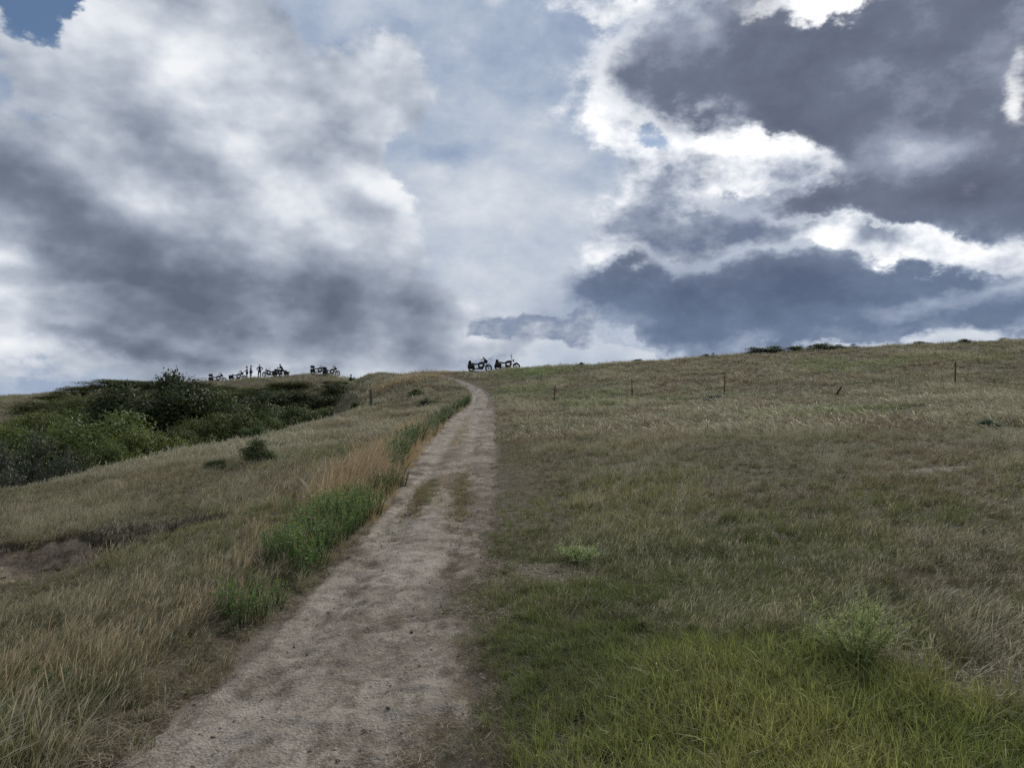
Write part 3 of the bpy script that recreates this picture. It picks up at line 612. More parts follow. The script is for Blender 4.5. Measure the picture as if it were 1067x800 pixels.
    tint = np.where(dk[:, None], np.asarray([.045, .036, .026])*(.7+.6*u2[:, None]), tint)
    tint *= ((.70+.60*u2)*(.78+.44*n1))[:, None]
    idx = np.zeros(len(x), int)
    for kd, (s0, c) in st.items():
        m_ = kind == kd; idx[m_] = s0+rng.integers(0, c, m_.sum())
    sc = rng.uniform(.7, 1.25, len(x))*(.55+.95*n1*.7+.25*n2)*1.02
    sc = sc*(1+.35*sstep(.52, .64, pa)-.35*sstep(.54, .62, pb))
    sc = np.where(lod == 2, sc*1.08, sc); sc = np.where(lod == 3, sc*1.15, sc); sc = np.where(lod == 4, sc*1.15, sc); sc = np.where(lod == 5, sc*1.9, sc)
    sc = np.where((kind == 'green')&(g < .4), sc*.85, sc); sc = np.where((kind == 'green')&(g >= .4), sc*.74, sc); sc = np.where((lat > 0)&(kind == 'dry'), sc*.70, sc)
    sc = np.where((kind == 'far')&(go > .4), sc*1.5, sc)
    sc *= np.where(kind == 'litter', 1.1, np.where(lat > 0, .58+.42*sstep(-.05, 1.3, e), .62+.38*sstep(-.05, .5, e)))
    sc = np.where((kind == 'tall')&(go < .4), sc*.68, sc); sc = np.where((lat < 0)&(kind == 'dry'), sc*.88, sc)
    sc = np.where(ruts > .2, rng.uniform(.6, 1.1, len(x)), sc)
    sc = np.where(np.hypot((x+6.0)/2.3, (y-7.2)/1.25) < 1, sc*.5, sc)
    sc = np.where(dk, sc*1.2, sc)
    # taller growth on the left bank
    sc *= np.where((lat < 0)&(kind != 'litter'), 1.0+.02*sstep(.2, .9, e)*sstep(8, 4, y)*(y > 0), 1.0)
    wx = np.where((kind == 'far')|(lod == 3), rng.choice([1.0, 1.3], len(x)), 1.0)
    tilt = rng.normal(0, .13, (len(x), 2))
    wd = (fbm(x/2.6, y/2.6, 66, 2)-.5)*2.4
    rot = np.stack([tilt[:, 0], tilt[:, 1], np.where(kind == 'far', rng.uniform(-.6, .6, len(x)), np.where((kind == 'dry')|(kind == 'tall'), wd+rng.normal(0, .45, len(x)), rng.uniform(0, 6.283, len(x))))], 1)
    rot[kind == 'litter', :2] *= .3
    scl = np.stack([sc*wx, sc*wx, sc*rng.uniform(.85, 1.15, len(x))], 1)
    z = zfull(x, y); P = np.stack([x, y, z+np.where((kind == 'litter')|((e < 0)&(kind == 'short')), .018, 0)], 1)
    clear = (np.hypot(x, y) > .55)
    groups = [('green_grass', (kind == 'green')), ('dry_grass', (kind == 'dry')|(kind == 'short')), ('hillside_grass', kind == 'far'), ('golden_grass', kind == 'tall'), ('straw_litter', kind == 'litter')]
    for nm, m_ in groups:
        m_ = m_&keep&clear
        scatter(nm, P[m_], idx[m_], rot[m_], scl[m_], tint[m_], coll)
        print(nm, m_.sum())
def build_gravel():
    # small stones and clods on the trail
    pc = bpy.data.collections.new('stones'); m, N = mat_new('stone'); t = attr(N, 'tint', 'INSTANCER'); g = N.n('ShaderNodeTexCoord').outputs['Object']
    finish(m, N, N.vm('SCALE', t, N.m('MULTIPLY_ADD', N.noise(g, 3, 4), .8, .6)), .9, spec=.15)
    for k in range(4):
        bm = bmesh.new(); bmesh.ops.create_icosphere(bm, subdivisions=2, radius=1)
        for v in bm.verts:
            f = .75+.5*float(fbm(v.co.x*1.3+k*9, v.co.y*1.3+v.co.z*2, 70+k, 2)); v.co = v.co*f; v.co.z *= .6
        me = bpy.data.meshes.new('stone'); bm.to_mesh(me); bm.free(); me.materials.append(m); pc.objects.link(bpy.data.objects.new('stone_%d' % k, me))
    n = 9000; y = 1.5+15*rng.uniform(0, 1, n)**1.6; c, h = trail_at(y); x = c+rng.uniform(-1.0, 1.05, n)*h
    s = .0028+.010*rng.uniform(0, 1, n)**7; sc = np.stack([s*rng.uniform(.7, 1.3, n), s, s*rng.uniform(.6, 1, n)], 1)
    tint = mixc((.11, .09, .07), (.30, .265, .22), rng.uniform(0, 1, n))
    m_ = 420; hx = -6.0+rng.uniform(-1.5, 1.3, m_); hy = 8.9+rng.uniform(-1.3, 1.4, m_); ok = dirtness(hx, hy) > .5; q = ok.sum()
    hs = .008+.04*rng.uniform(0, 1, q)**4; x = np.concatenate([x, hx[ok]]); y = np.concatenate([y, hy[ok]]); s = np.concatenate([s, hs]); n += q
    sc = np.concatenate([sc, np.stack([hs*1.2, hs, hs*.8], 1)]); tint = np.concatenate([tint, mixc((.16, .11, .07), (.36, .27, .18), rng.uniform(0, 1, q))])
    scatter('gravel', np.stack([x, y, zfull(x, y)+np.where(x < -4, 0.0, .026)+s*.2], 1), rng.integers(0, 4, n), rng.uniform(0, 6.28, (n, 3))*[.1, .1, 1], sc, tint, pc)
# ---------- woody and leafy plants ----------
def tube(pts, rad, sides=6, close=True):
    pts = np.asarray(pts, float); n = len(pts); rad = np.broadcast_to(np.asarray(rad, float), (n,))
    V = []; up = np.array([.13, .21, .97])
    for i in range(n):
        d = pts[min(i+1, n-1)]-pts[max(i-1, 0)]; d = d/(np.linalg.norm(d)+1e-9)
        a = np.cross(d, up); la = np.linalg.norm(a)
        if la < .15: a = np.cross(d, [1, 0, 0]); la = np.linalg.norm(a)
        a /= la; b = np.cross(d, a)
        for k in range(sides):
            t = 2*math.pi*k/sides; V.append(pts[i]+rad[i]*(a*math.cos(t)+b*math.sin(t)))
    F = [(i*sides+k, i*sides+(k+1) % sides, (i+1)*sides+(k+1) % sides, (i+1)*sides+k) for i in range(n-1) for k in range(sides)]
    caps = []
    if close:
        c0 = len(V); V.append(pts[0]); V.append(pts[-1])
        caps = [(c0, (k+1) % sides, k) for k in range(sides)]+[(c0+1, (n-1)*sides+k, (n-1)*sides+(k+1) % sides) for k in range(sides)]
    return np.array(V), F, caps
class Soup:
    def __init__(s): s.V = []; s.F4 = []; s.F3 = []; s.n = 0
    def put(s, V, F4=(), F3=()):
        s.V.append(np.asarray(V, float)); 
        if len(F4): s.F4.append(np.asarray(F4)+s.n)
        if len(F3): s.F3.append(np.asarray(F3)+s.n)
        s.n += len(V); return s
    def tube(s, pts, rad, sides=6): V, F, c = tube(pts, rad, sides); return s.put(V, F, c)
    def box(s, c, d, rot=None, taper=1.0):
        x, y, z = np.asarray(d)/2.; V = np.array([(-x, -y, -z), (x, -y, -z), (x, y, -z), (-x, y, -z), (-x*taper, -y*taper, z), (x*taper, -y*taper, z), (x*taper, y*taper, z), (-x*taper, y*taper, z)])
        if rot is not None: V = V@np.array(Euler(rot).to_matrix()).T
        return s.put(V+np.asarray(c), [(0, 3, 2, 1), (4, 5, 6, 7), (0, 1, 5, 4), (1, 2, 6, 5), (2, 3, 7, 6), (3, 0, 4, 7)])
    def ell(s, c, r, p=2.0, nu=14, nv=9, rot=None):
        u = np.linspace(0, 2*math.pi, nu, endpoint=False); v = np.linspace(-math.pi/2, math.pi/2, nv)
        f = lambda t: np.sign(t)*np.abs(t)**(2.0/p)
        V = np.array([(r[0]*f(math.cos(b))*f(math.cos(a)), r[1]*f(math.cos(b))*f(math.sin(a)), r[2]*f(math.sin(b))) for b in v for a in u])
        if rot is not None: V = V@np.array(Euler(rot).to_matrix()).T
        F = [(j*nu+i, j*nu+(i+1) % nu, (j+1)*nu+(i+1) % nu, (j+1)*nu+i) for j in range(nv-1) for i in range(nu)]
        return s.put(V+np.asarray(c), F)
    def ring(s, c, R, r, ns=28, nr=8, w=1.0):
        """torus standing in the x-z plane"""
        V = []; 
        for i in range(ns):
            a = 2*math.pi*i/ns
            for k in range(nr):
                b = 2*math.pi*k/nr; q = R+r*math.cos(b); V.append((c[0]+q*math.cos(a), c[1]+w*r*math.sin(b), c[2]+q*math.sin(a)))
        F = [(i*nr+k, i*nr+(k+1) % nr, ((i+1) % ns)*nr+(k+1) % nr, ((i+1) % ns)*nr+k) for i in range(ns) for k in range(nr)]
        return s.put(V, F)
    def arc(s, c, R, a0, a1, w, th=.02, n=12):
        """mudguard: curved strip with thickness"""
        V = []
        for i in range(n+1):
            a = math.radians(a0+(a1-a0)*i/n)
            for (q, y) in ((R, -w/2), (R+.03, 0), (R, w/2), (R-th, w/2), (R+.03-th, 0), (R-th, -w/2)): V.append((c[0]+q*math.cos(a), c[1]+y, c[2]+q*math.sin(a)))
        F = [(i*6+k, i*6+(k+1) % 6, (i+1)*6+(k+1) % 6, (i+1)*6+k) for i in range(n) for k in range(6)]
        F += [(0, 1, 4, 5), (1, 2, 3, 4), (n*6+5, n*6+4, n*6+1, n*6), (n*6+4, n*6+3, n*6+2, n*6+1)]
        return s.put(V, F)
    def mesh(s, name, mat, smooth=True):
        fs = []
        if s.F4: fs.append(np.concatenate(s.F4))
        if s.F3: fs.append(np.concatenate(s.F3))
        return mesh_np(name, np.concatenate(s.V), fs, mat, smooth)
def leaves_mesh(name, P, D, L, W, tone, mat, bud=None):
    bud = 0*tone if bud is None else bud
    n = len(P); D = D/(np.linalg.norm(D, axis=1, keepdims=True)+1e-9)
    q = rng.normal(0, 1, (n, 3)); t1 = q-(q*D).sum(1, keepdims=True)*D; t1 /= np.linalg.norm(t1, axis=1, keepdims=True); t2 = np.cross(D, t1)
    L = np.broadcast_to(L, (n,))[:, None]; W = np.broadcast_to(W, (n,))[:, None]
    fold = D*W*.18
    V = np.stack([P-t1*L/2, P+t2*W/2+fold-t1*L*.08, P+t1*L/2, P-t2*W/2+fold-t1*L*.08], 1).reshape(-1, 3)
    i = np.arange(n)*4; me = mesh_np(name, V, [np.concatenate([np.stack([i, i+1, i+2], 1), np.stack([i, i+2, i+3], 1)])], mat)
    attr_col(me, 'leaf', np.repeat(np.stack([tone, bud, 0*tone], 1), 4, 0)); return me
def shrub_proto(nl, n, L, W, mat, smat, spread=1.0, low=.35, twigs=10, upright=0.0, stem_r=.03):
    """unit shrub: about 1 high and 1 wide; returns the leaf mesh and the stem mesh"""
    lobes = []
    for k in range(nl):
        a = U(0, 6.28); r = .34*spread*math.sqrt(U(0, 1)); z = U(low, .72)*(1-.45*r/(.34*spread+.01))+.08; R = U(.15, .26)*(1.1-.5*r)
        lobes.append((r*math.cos(a), r*math.sin(a), z, R*1.05, R*U(.75, 1.15)))
    lobes = np.array(lobes); top = (lobes[:, 2]+lobes[:, 4]).max(); lobes[:, [2, 4]] *= 1/top*.97
    S = Soup(); P = []; D = []; T = []
    w = lobes[:, 3]**2; w /= w.sum(); which = rng.choice(nl, n, p=w); ltone = rng.uniform(0, 1, nl)
    d = rng.normal(0, 1, (n, 3)); d[:, 2] += .35; d /= np.linalg.norm(d, axis=1, keepdims=True)
    f = rng.uniform(.1, 1, n)**.45
    f *= .78+.5*fbm(d[:, 0]*2.3+which*3.1, d[:, 1]*2.3+d[:, 2]*2.7, 90, 3)
    c = lobes[which]; p = c[:, :3]+d*f[:, None]*np.stack([c[:, 3], c[:, 3], c[:, 4]], 1)
    P.append(p); D.append(d+rng.normal(0, .55, (n, 3))); T.append(np.clip(.45*ltone[which]+.55*rng.uniform(0, 1, n), 0, 1))
    for k in range(nl):
        b = np.array([U(-.05, .05), U(-.05, .05), -.06]); e = lobes[k, :3]; m_ = (b+e)/2+np.array([U(-.05, .05), U(-.05, .05), U(-.03, .06)])
        S.tube([b, (b*2+m_)/3, m_, e], [stem_r, stem_r*.8, stem_r*.6, stem_r*.3], 6)
        for q in range(twigs):
            dd = rng.normal(0, 1, 3); dd[2] = abs(dd[2])*(.5+upright)+.15; dd /= np.linalg.norm(dd); R = lobes[k, 3]*U(.95, 1.42)
            tip = e+dd*R; S.tube([e, (e+tip)/2+rng.normal(0, .01, 3), tip], [stem_r*.28, stem_r*.18, stem_r*.06], 4)
            ts = rng.uniform(.55, 1.03, 9)[:, None]; pp = e+dd*R*ts+rng.normal(0, L*.5, (9, 3))
            P.append(pp); D.append(rng.normal(0, 1, (9, 3))+[0, 0, .5]); T.append(np.clip(.4*ltone[k]+.6*rng.uniform(.2, 1, 9), 0, 1))
    P = np.concatenate(P); P[:, 2] = np.maximum(P[:, 2], .01); D = np.concatenate(D); T = np.concatenate(T)
    return leaves_mesh('foliage', P, D, L*rng.uniform(.7, 1.3, len(P)), W*rng.uniform(.7, 1.3, len(P)), T, mat), S.mesh('stem', smat)
def weed_proto(ns, mat, smat, fmat, L=.055, spread=.42, flowers=True):
    """leafy herb about 1 high: many leafy stems from one crown, small buds at the tips"""
    S = Soup(); P = []; D = []; T = []; FP = []; FD = []
    for k in range(ns):
        a = U(0, 6.28); r = spread*math.sqrt(U(0, 1)); h = U(.55, 1.0)*(1-.35*r)
        b = np.array([r*.35*math.cos(a), r*.35*math.sin(a), -.03]); e = np.array([r*math.cos(a), r*math.sin(a), h]); m_ = (b+e)/2+np.array([0, 0, .06])
        S.tube([b, m_, e], [.012, .009, .004], 4)
        m = 26; t = np.sort(rng.uniform(.12, 1.0, m)); base = (1-t)[:, None]**2*b+2*((1-t)*t)[:, None]*m_+(t**2)[:, None]*e
        az = rng.uniform(0, 6.28, m); o = np.stack([np.cos(az), np.sin(az), rng.uniform(-.1, .5, m)], 1)
        P.append(base+o*L*.9*(1.15-.6*t)[:, None]); nd = np.stack([-np.cos(az)*.5, -np.sin(az)*.5, np.ones(m)], 1)+rng.normal(0, .35, (m, 3)); D.append(nd); T.append(np.clip(.25+.45*t+rng.normal(0, .2, m), 0, 1))
        if flowers:
            q = 5; FP.append(e+rng.normal(0, .022, (q, 3))); FD.append(rng.normal(0, 1, (q, 3))+[0, 0, 1])
    P = np.concatenate(P); D = np.concatenate(D); T = np.concatenate(T)
    bud = np.zeros(len(P)); LL = L*rng.uniform(.8, 1.5, len(P)); WW = L*.55*rng.uniform(.7, 1.2, len(P))
    if flowers:
        FP = np.concatenate(FP); n = len(FP); P = np.concatenate([P, FP]); D = np.concatenate([D]+FD); T = np.concatenate([T, rng.uniform(0, 1, n)]); bud = np.concatenate([bud, np.ones(n)]); LL = np.concatenate([LL, np.full(n, .026)]); WW = np.concatenate([WW, np.full(n, .022)])
    return [('foliage', leaves_mesh('foliage', P, D, LL, WW, T, mat, bud)), ('stem', S.mesh('stem', smat))]
def feather_proto(mat, smat, n=420):
    """airy plant of hair-thin branching shoots, 1 high"""
    S = Soup(); P = []; D = []
    for k in range(46):
        a = U(0, 6.28); r = .55*math.sqrt(U(0, 1)); h = U(.5, 1)*(1-.4*r); b = np.array([.04*math.cos(a), .04*math.sin(a), -.02]); e = np.array([r*math.cos(a), r*math.sin(a), h])
        m_ = (b+e)/2+np.array([0, 0, .1]); S.tube([b, m_, e], [.010, .007, .003], 4)
        for q in range(13):
            t = U(.48, .98); p = (1-t)**2*b+2*(1-t)*t*m_+t*t*e; dd = (e-b)/np.linalg.norm(e-b)+rng.normal(0, .55, 3); tip = p+dd*U(.06, .17); S.tube([p, tip], [.005, .002], 3)
            ts = rng.uniform(.2, 1, 6)[:, None]; P.append(p+(tip-p)*ts+rng.normal(0, .012, (6, 3))); D.append(rng.normal(0, 1, (6, 3)))
    P = np.concatenate(P); D = np.concatenate(D)
    return [('foliage', leaves_mesh('foliage', P, D, .050, .0045, rng.uniform(0, 1, len(P)), mat)), ('stem', S.mesh('stem', smat))]
def plant(name, parts, x, y, sx, sz, col, label, cat, group=None, rz=None, sink=.03, z=None):
    o = empty(name, (x, y, (float(zfull(x, y)) if z is None else z)-sink), U(0, 6.28) if rz is None else rz, (sx, sx, sz))
    for nm, me in parts:
        p = part(nm, me, o); p.color = (*col, 1)
    return tag(o, label, cat, group)
def at_px(px, py, Y):
    """height and bearing of a surveyed sight line at distance Y"""
    a, e = sph(px, py); return math.tan(a)*Y, 1.65+math.tan(e)*math.hypot(Y, math.tan(a)*Y)
def build_plants():
    bark = simple('bark', (.085, .068, .052), .9); gstem = simple('green_stem', (.10, .12, .045), .7)
    G = mat_leaf('shrub_leaf', (.034, .050, .018), (.125, .148, .050)); SV = mat_leaf('silver_leaf', (.060, .068, .056), (.135, .145, .118))
    WG = mat_leaf('weed_leaf', (.030, .068, .016), (.085, .150, .036), .35); FL = mat_leaf('bud', (.15, .17, .04), (.34, .31, .08)); FE = mat_leaf('feather_leaf', (.24, .30, .10), (.40, .45, .20), .4)
    SG = mat_leaf('sage_leaf', (.050, .062, .034), (.12, .135, .075))
    mk = lambda *a, **k: list(zip(('foliage', 'stem'), shrub_proto(*a, **k)))
    broad = [mk(14, 8500, .030, .020, G, bark, 1.15, .15, 9) for _ in range(4)]
    dome = [mk(17, 9000, .028, .019, G, bark, 1.25, .10, 8) for _ in range(2)]
    silver = [mk(12, 7000, .036, .013, SV, bark, 1.2, .15, 12, .4) for _ in range(2)]
    tree = [mk(14, 6500, .050, .034, G, bark, .8, .25, 9, 1.2)]
    mound = [mk(12, 3600, .055, .022, SG, bark, 1.1, .04, 12, .9, .015) for _ in range(3)]
    # --- thicket in the gully
    T = 'shrubs filling the gully'
    th = [  # (px, top row, distance, width px, kind, colour, label)
     (12,470,31,84,'silver',(.62,.68,.56),0),(-38,452,33,90,'silver',(.6,.66,.55),0),(60,478,32,54,'silver',(.6,.68,.55),0),(28,452,38,60,'silver',(.55,.62,.5),0),
     (48,436,46,104,'broad',(.95,1.0,.8),1),(104,426,48,118,'dome',(1.05,1.1,.85),1),(140,446,46,56,'broad',(1.2,1.2,.9),1),(82,424,72,70,'dome',(1.0,1.1,.85),3),(84,462,36,52,'dome',(.85,.95,.8),1),(122,462,38,46,'broad',(1.0,1.05,.8),1),(168,450,47,52,'dome',(1.25,1.25,.85),1),(198,448,51,46,'broad',(1.15,1.2,.8),1),
     (168,390,66,112,'dome',(.55,.60,.55),2),(212,404,70,72,'broad',(.95,.98,.72),2),(215,430,58,66,'dome',(1.15,1.15,.8),2),(250,416,68,80,'broad',(.75,.82,.66),2),
     (262,430,60,60,'dome',(1.0,1.05,.78),2),(285,406,76,84,'dome',(.66,.75,.62),2),(300,424,64,62,'broad',(.95,1.05,.78),2),(322,408,76,66,'dome',(.72,.72,.62),2),(330,426,68,40,'broad',(.95,.95,.75),2),(346,414,78,34,'broad',(.8,.75,.7),2),(352,404,84,30,'broad',(.95,.9,.7),2),(186,438,56,58,'dome',(.72,.78,.68),2),
     (40,430,80,60,'broad',(1.25,1.2,.8),3),(66,412,94,84,'dome',(1.3,1.25,.85),3),(44,430,68,60,'broad',(1.35,1.3,.85),3),(118,408,88,80,'dome',(1.05,1.05,.78),3),(-25,440,60,80,'broad',(1.2,1.2,.9),3),(4,441,58,60,'broad',(1.25,1.2,.85),3),(150,410,84,50,'broad',(1.15,1.1,.75),3),(240,407,86,52,'dome',(1.15,1.1,.75),3),(206,404,86,52,'broad',(1.0,1.0,.72),3),(272,405,88,48,'broad',(1.1,1.02,.72),3),(306,403,90,50,'dome',(1.05,.98,.7),3),
     (120,394,104,58,'dome',(1.3,1.2,.85),4),(88,400,110,52,'broad',(1.1,1.05,.8),4),(148,396,100,48,'broad',(1.05,1.05,.8),4),(62,408,116,40,'dome',(1.1,1.1,.8),4),(198,398,96,50,'broad',(.9,.92,.74),4),(230,404,90,40,'broad',(1.0,1.0,.75),4)]
    labs = ['greyish green shrub at the low near end of the gully thicket', 'dense leafy green shrub in the near half of the gully thicket, behind the grassy lip', 'dark green shrub in the gully thicket below the riders on the ridge', 'olive green shrub halfway up the far bank of the gully', 'low brownish green shrub along the top of the far gully bank']
    for px, top, Y, w, kd, col, lb in th:
        x, zt = at_px(px, top, Y); zg = float(zfull(x, Y)); P = {'broad': broad, 'dome': dome, 'silver': silver}[kd]
        h = max(1.7 if Y < 84 else .9, zt-zg+(.35 if Y < 84 else 0.)); W = max(w/806*Y*1.2, .6*h)
        plant('shrub', P[rng.integers(len(P))], x, Y, W, h+.1, tuple(np.array(col)*(U(.75, 1.5) if lb in (1, 3) else U(.8, 1.15))), labs[lb], 'shrub', T+': '+['silver end', 'near half', 'under the ridge', 'far bank', 'far top'][lb], sink=.1)
    x, zt = at_px(177, 382, 68); zg = float(zfull(x, 68)); plant('bushy_tree', [('crown', tree[0][0][1]), ('trunk', tree[0][1][1])], x, 68, 4.2, zt-zg, (.5, .56, .55), 'dark upright tree standing out above the gully thicket with spiky top', 'tree', sink=.1)
    x, zt = at_px(65, 406.5, 150); plant('bushy_tree', [('crown', tree[0][0][1]), ('trunk', tree[0][1][1])], x, 150, 2.4, zt-float(zfull(x, 150)), (.8, .85, .8), 'tiny lone tree on the far skyline beyond the gully', 'tree', sink=.1)
    # --- single bushes on the slopes
    plant('sagebrush', mound[0], -6.0, 18.3, 1.0, .66, (.85, 1.0, .6), 'dark green bush standing alone on the grassy slope between trail and gully', 'bush')
    plant('low_plant', mound[1], -5.05, 17.9, .55, .2, (1.25, 1.5, .5), 'low yellow-green plant just beside the lone dark bush', 'plant')
    plant('low_plant', mound[2], -6.75, 17.8, .7, .26, (.8, .95, .5), 'low dull green plant under the far side of the lone dark bush', 'plant')
    plant('sagebrush', mound[2], 11.95, 19.4, .55, .27, (.75, 1.15, .95), 'small blue-green bush in the dry grass of the right-hand field', 'bush')
    plant('low_plant', mound[0], 10.6, 40.5, 2.0, .42, (.55, .72, .42), 'low dark green plant near the foot of the third fence stake', 'plant')
    plant('rabbitbrush', mound[1], -12.7, 38.4, 1.5, 1.05, (.85, 1.15, .6), 'light green rounded bush on the gully lip in front of the thicket', 'bush')
    plant('low_plant', mound[0], -7.2, 58.0, 1.7, .5, (.9, 1.15, .55), 'bright low plant right of the grey wooden post', 'plant')
    plant('low_plant', mound[1], -5.6, 52.0, 1.6, .4, (.8, .9, .55), 'dull low plant between the grey wooden post and the trail', 'plant')
    plant('low_plant', mound[2], -12.4, 62.0, 1.8, .6, (.85, 1.05, .5), 'yellowish low plant left of the grey wooden post', 'plant')
    # --- bushes on the skyline
    for px, w, hp, col, lb in [(790,24,7,(.42,.5,.4),'long dark bush on the right skyline, start of the dark row'),(808,18,8,(.42,.5,.4),'dark bush second in the dark row on the right skyline'),(833,18,6,(.5,.56,.45),'dark bush in the middle of the dark row on the right skyline'),(858,20,8,(.38,.46,.38),'tallest dark bush of the row on the right skyline'),(874,12,6,(.42,.5,.4),'dark bush leaning on the tallest one of the skyline row'),(888,12,6,(.45,.5,.45),'small dark bush at the end of the dark row on the skyline'),(744,5,5,(.6,.65,.5),'tiny upright bush on the skyline before the dark row'),(736,9,4,(.6,.65,.5),'tiny flat bush on the skyline before the dark row'),(605,5,4,(.6,.75,.5),'tiny upright plant on the skyline just right of the green trail shoulder'),(666,9,4,(.6,.7,.5),'tiny round bush on the skyline above the second fence stake'),(958,16,4,(.6,.65,.5),'low bush on the skyline left of the tallest fence stake'),(1003,14,4,(.6,.65,.5),'low bush on the skyline right of the tallest fence stake'),(1043,16,4,(.6,.65,.5),'low bush on the skyline at the far end of the ridge')]:
        a = sph(px, 400)[0]; Ys = np.arange(55, 76, .25); zz = zfull(math.tan(a)*Ys, Ys); k = np.argmax((zz-1.65)/Ys); Y = Ys[k]+.2
        plant('ridge_bush', mound[rng.integers(3)], math.tan(a)*Y, Y, w/806*Y*1.7, hp/806*Y*.95+.15, tuple(np.array(col)*[1.5, 1.75, 1.2]), lb, 'bush', 'bushes on the right skyline', sink=.12)
    a = sph(366.5, 385)[0]; plant('ridge_bush', mound[1], math.tan(a)*88, 88, .8, 1.0, (.45, .55, .45), 'small dark pointed bush alone on the ridge between riders and brown weeds', 'bush', sink=.1, z=float(zfull(math.tan(a)*88, 88))+.1)
    # --- green weeds along the verge
    weeds = [weed_proto(17, WG, gstem, FL) for _ in range(3)]; weeds2 = [weed_proto(15, WG, gstem, FL, flowers=False) for _ in range(2)]
    def row(P, spots, h, col, lb, grp, wd=.9):
        for (x, y) in spots:
            s = h*U(.8, 1.15); plant('leafy_weed', P[rng.integers(len(P))], x, y, s*wd*U(.85, 1.15), s, tuple(np.array(col)*U(.85, 1.15)), lb, 'weed', grp, sink=.01)
    row(weeds, [(-1.80-U(0, .08)-.14*(k % 4), 6.9+.105*k) for k in range(34)], .46, (1.55, 1.7, 1.3), 'bright green leafy weed in the biggest green clump on the trail edge', 'weeds in the big verge clump')
    row(weeds, [(-1.85, 5.75), (-1.98, 6.0), (-1.83, 6.12), (-2.08, 5.7), (-1.95, 5.6)], .33, (1.4, 1.5, 1.2), 'low green weed in the small clump nearer than the big one', 'weeds in the small near clump')
    row(weeds2, [(-1.86-U(0, .25), 11.6+.24*k) for k in range(8)], .44, (1.0, .92, .85), 'dull green weed in the clump under the golden grass', 'weeds under the golden grass', 1.1)
    row(weeds2, [(-2.08-.04*(k)-U(0, .3), 14.6+.32*k) for k in range(14)], .58, (1.0, 1.15, .95), 'dark green weed in the clump past the golden grass', 'weeds past the golden grass', 1.1)
    row(weeds2, [(float(trail_at(y)[0]-trail_at(y)[1])-.0-U(0, .5), y) for y in np.linspace(19.5, 50, 46)], .60, (.85, .95, .8), 'dark green weed in the line along the upper trail edge', 'weeds along the upper trail', 1.3)
    for (x, y, h, lb) in [(-2.33, 4.15, .30, 'leafy blue-green weed in tall grass at the bottom of the photo'), (-2.62, 4.35, .26, 'yellow-green leafy weed behind the blue-green one in the tall grass'), (-2.46, 3.6, .2, 'bright green leafy weed low in the grass near the bottom corner')]:
        plant('leafy_weed', weeds2[0], x, y, h*.9, h, (.9, .8, 1.2) if h > .28 else (1.3, 1.1, .8), lb, 'weed')
    fe = feather_proto(FE, simple('pale_stem', (.26, .30, .12), .7))
    plant('feathery_weed', fe, 1.93, 4.40, .50, .46, (1.35, 1.3, 1.3), 'airy lime-green feathery plant standing in the near right grass', 'weed')
    plant('feathery_weed', fe, .60, 7.15, .46, .24, (1.1, 1.25, 1.0), 'faint flattened pale green feathery plant where trail verge meets dry grass', 'weed')

# ---------- fence remains ----------
def build_posts():
    rust = simple('rusty_steel', (.105, .048, .030), .8, .3, .3, .3, 25); grey = simple('weathered_wood', (.115, .108, .098), .95, 0, .1, .3, 18); pale = simple('pale_wood', (.34, .32, .28), .95, 0, .1, .2, 18); darkw = simple('dark_wood', (.060, .042, .032), .95, 0, .1, .3, 18)
    def tpost(h):
        S = Soup(); S.box((0, 0, h/2-.15), (.060, .010, h+.3)); S.box((0, .030, h/2-.15), (.012, .049, h+.3))
        for k in range(int(h/.09)): S.box((0, -.009, .08+k*.09), (.022, .0078, .014))
        return S.mesh('fence_stake', rust, False)
    for x, y, h, tilt, lb in [(2.47,45.8,1.15,4,'thin rusty steel stake leaning slightly, closest to the trail'),(7.22,46.4,1.08,-3,'thin rusty steel stake, second of the fence line from the trail'),(12.34,44.9,1.20,1,'upright rusty steel stake, third of the fence line from the trail'),(22.66,39.5,1.36,0,'tallest rusty steel stake, far out in the right-hand field')]:
        o = link(bpy.data.objects.new('fence_stake', tpost(h))); o.location = (x, y, float(zfull(x, y))); o.rotation_euler = (math.radians(2), math.radians(tilt), U(0, 1)); tag(o, lb, 'fence post', 'old stakes of a fence line')
    def wood(name, h, r, mat):
        S = Soup(); n = 9; zs = np.linspace(-.3, h, n); pts = np.stack([.02*np.sin(zs*3), .02*np.cos(zs*4), zs], 1); S.tube(pts, r*(1+.08*np.sin(zs*9)), 9); S.tube([(r*.5, 0, h-.01), (r*.4, r*.2, h+.05)], [r*.4, r*.2], 5)
        return S.mesh(name, mat)
    o = link(bpy.data.objects.new('fence_stake', wood('fence_stake', .66, .05, darkw))); x, y = 16.8, 40.3; o.location = (x, y, float(zfull(x, y))); o.rotation_euler = (0, math.radians(33), 0); tag(o, 'short broken dark stake leaning over steeply in the right-hand field', 'fence post', 'old stakes of a fence line')
    x, y = -10.24, 56.0; o = link(bpy.data.objects.new('wooden_post', wood('wooden_post', 1.32, .115, grey))); o.location = (x, y, float(zfull(x, y))); o.rotation_euler = (0, math.radians(1), 0); tag(o, 'thick weathered grey wooden post on the slope left of the upper trail', 'fence post')
    for x, y, h, lb in [(-15.9, 67.2, .85, 'pale short wooden stake beside dark bushes, the one farther from the trail'), (-15.3, 66.6, .72, 'pale short wooden stake beside dark bushes, the one nearer the trail')]:
        o = link(bpy.data.objects.new('wooden_stake', wood('wooden_stake', h, .045, pale))); o.location = (x, y, float(zfull(x, y))); tag(o, lb, 'fence post', 'pale stakes at the gully edge')

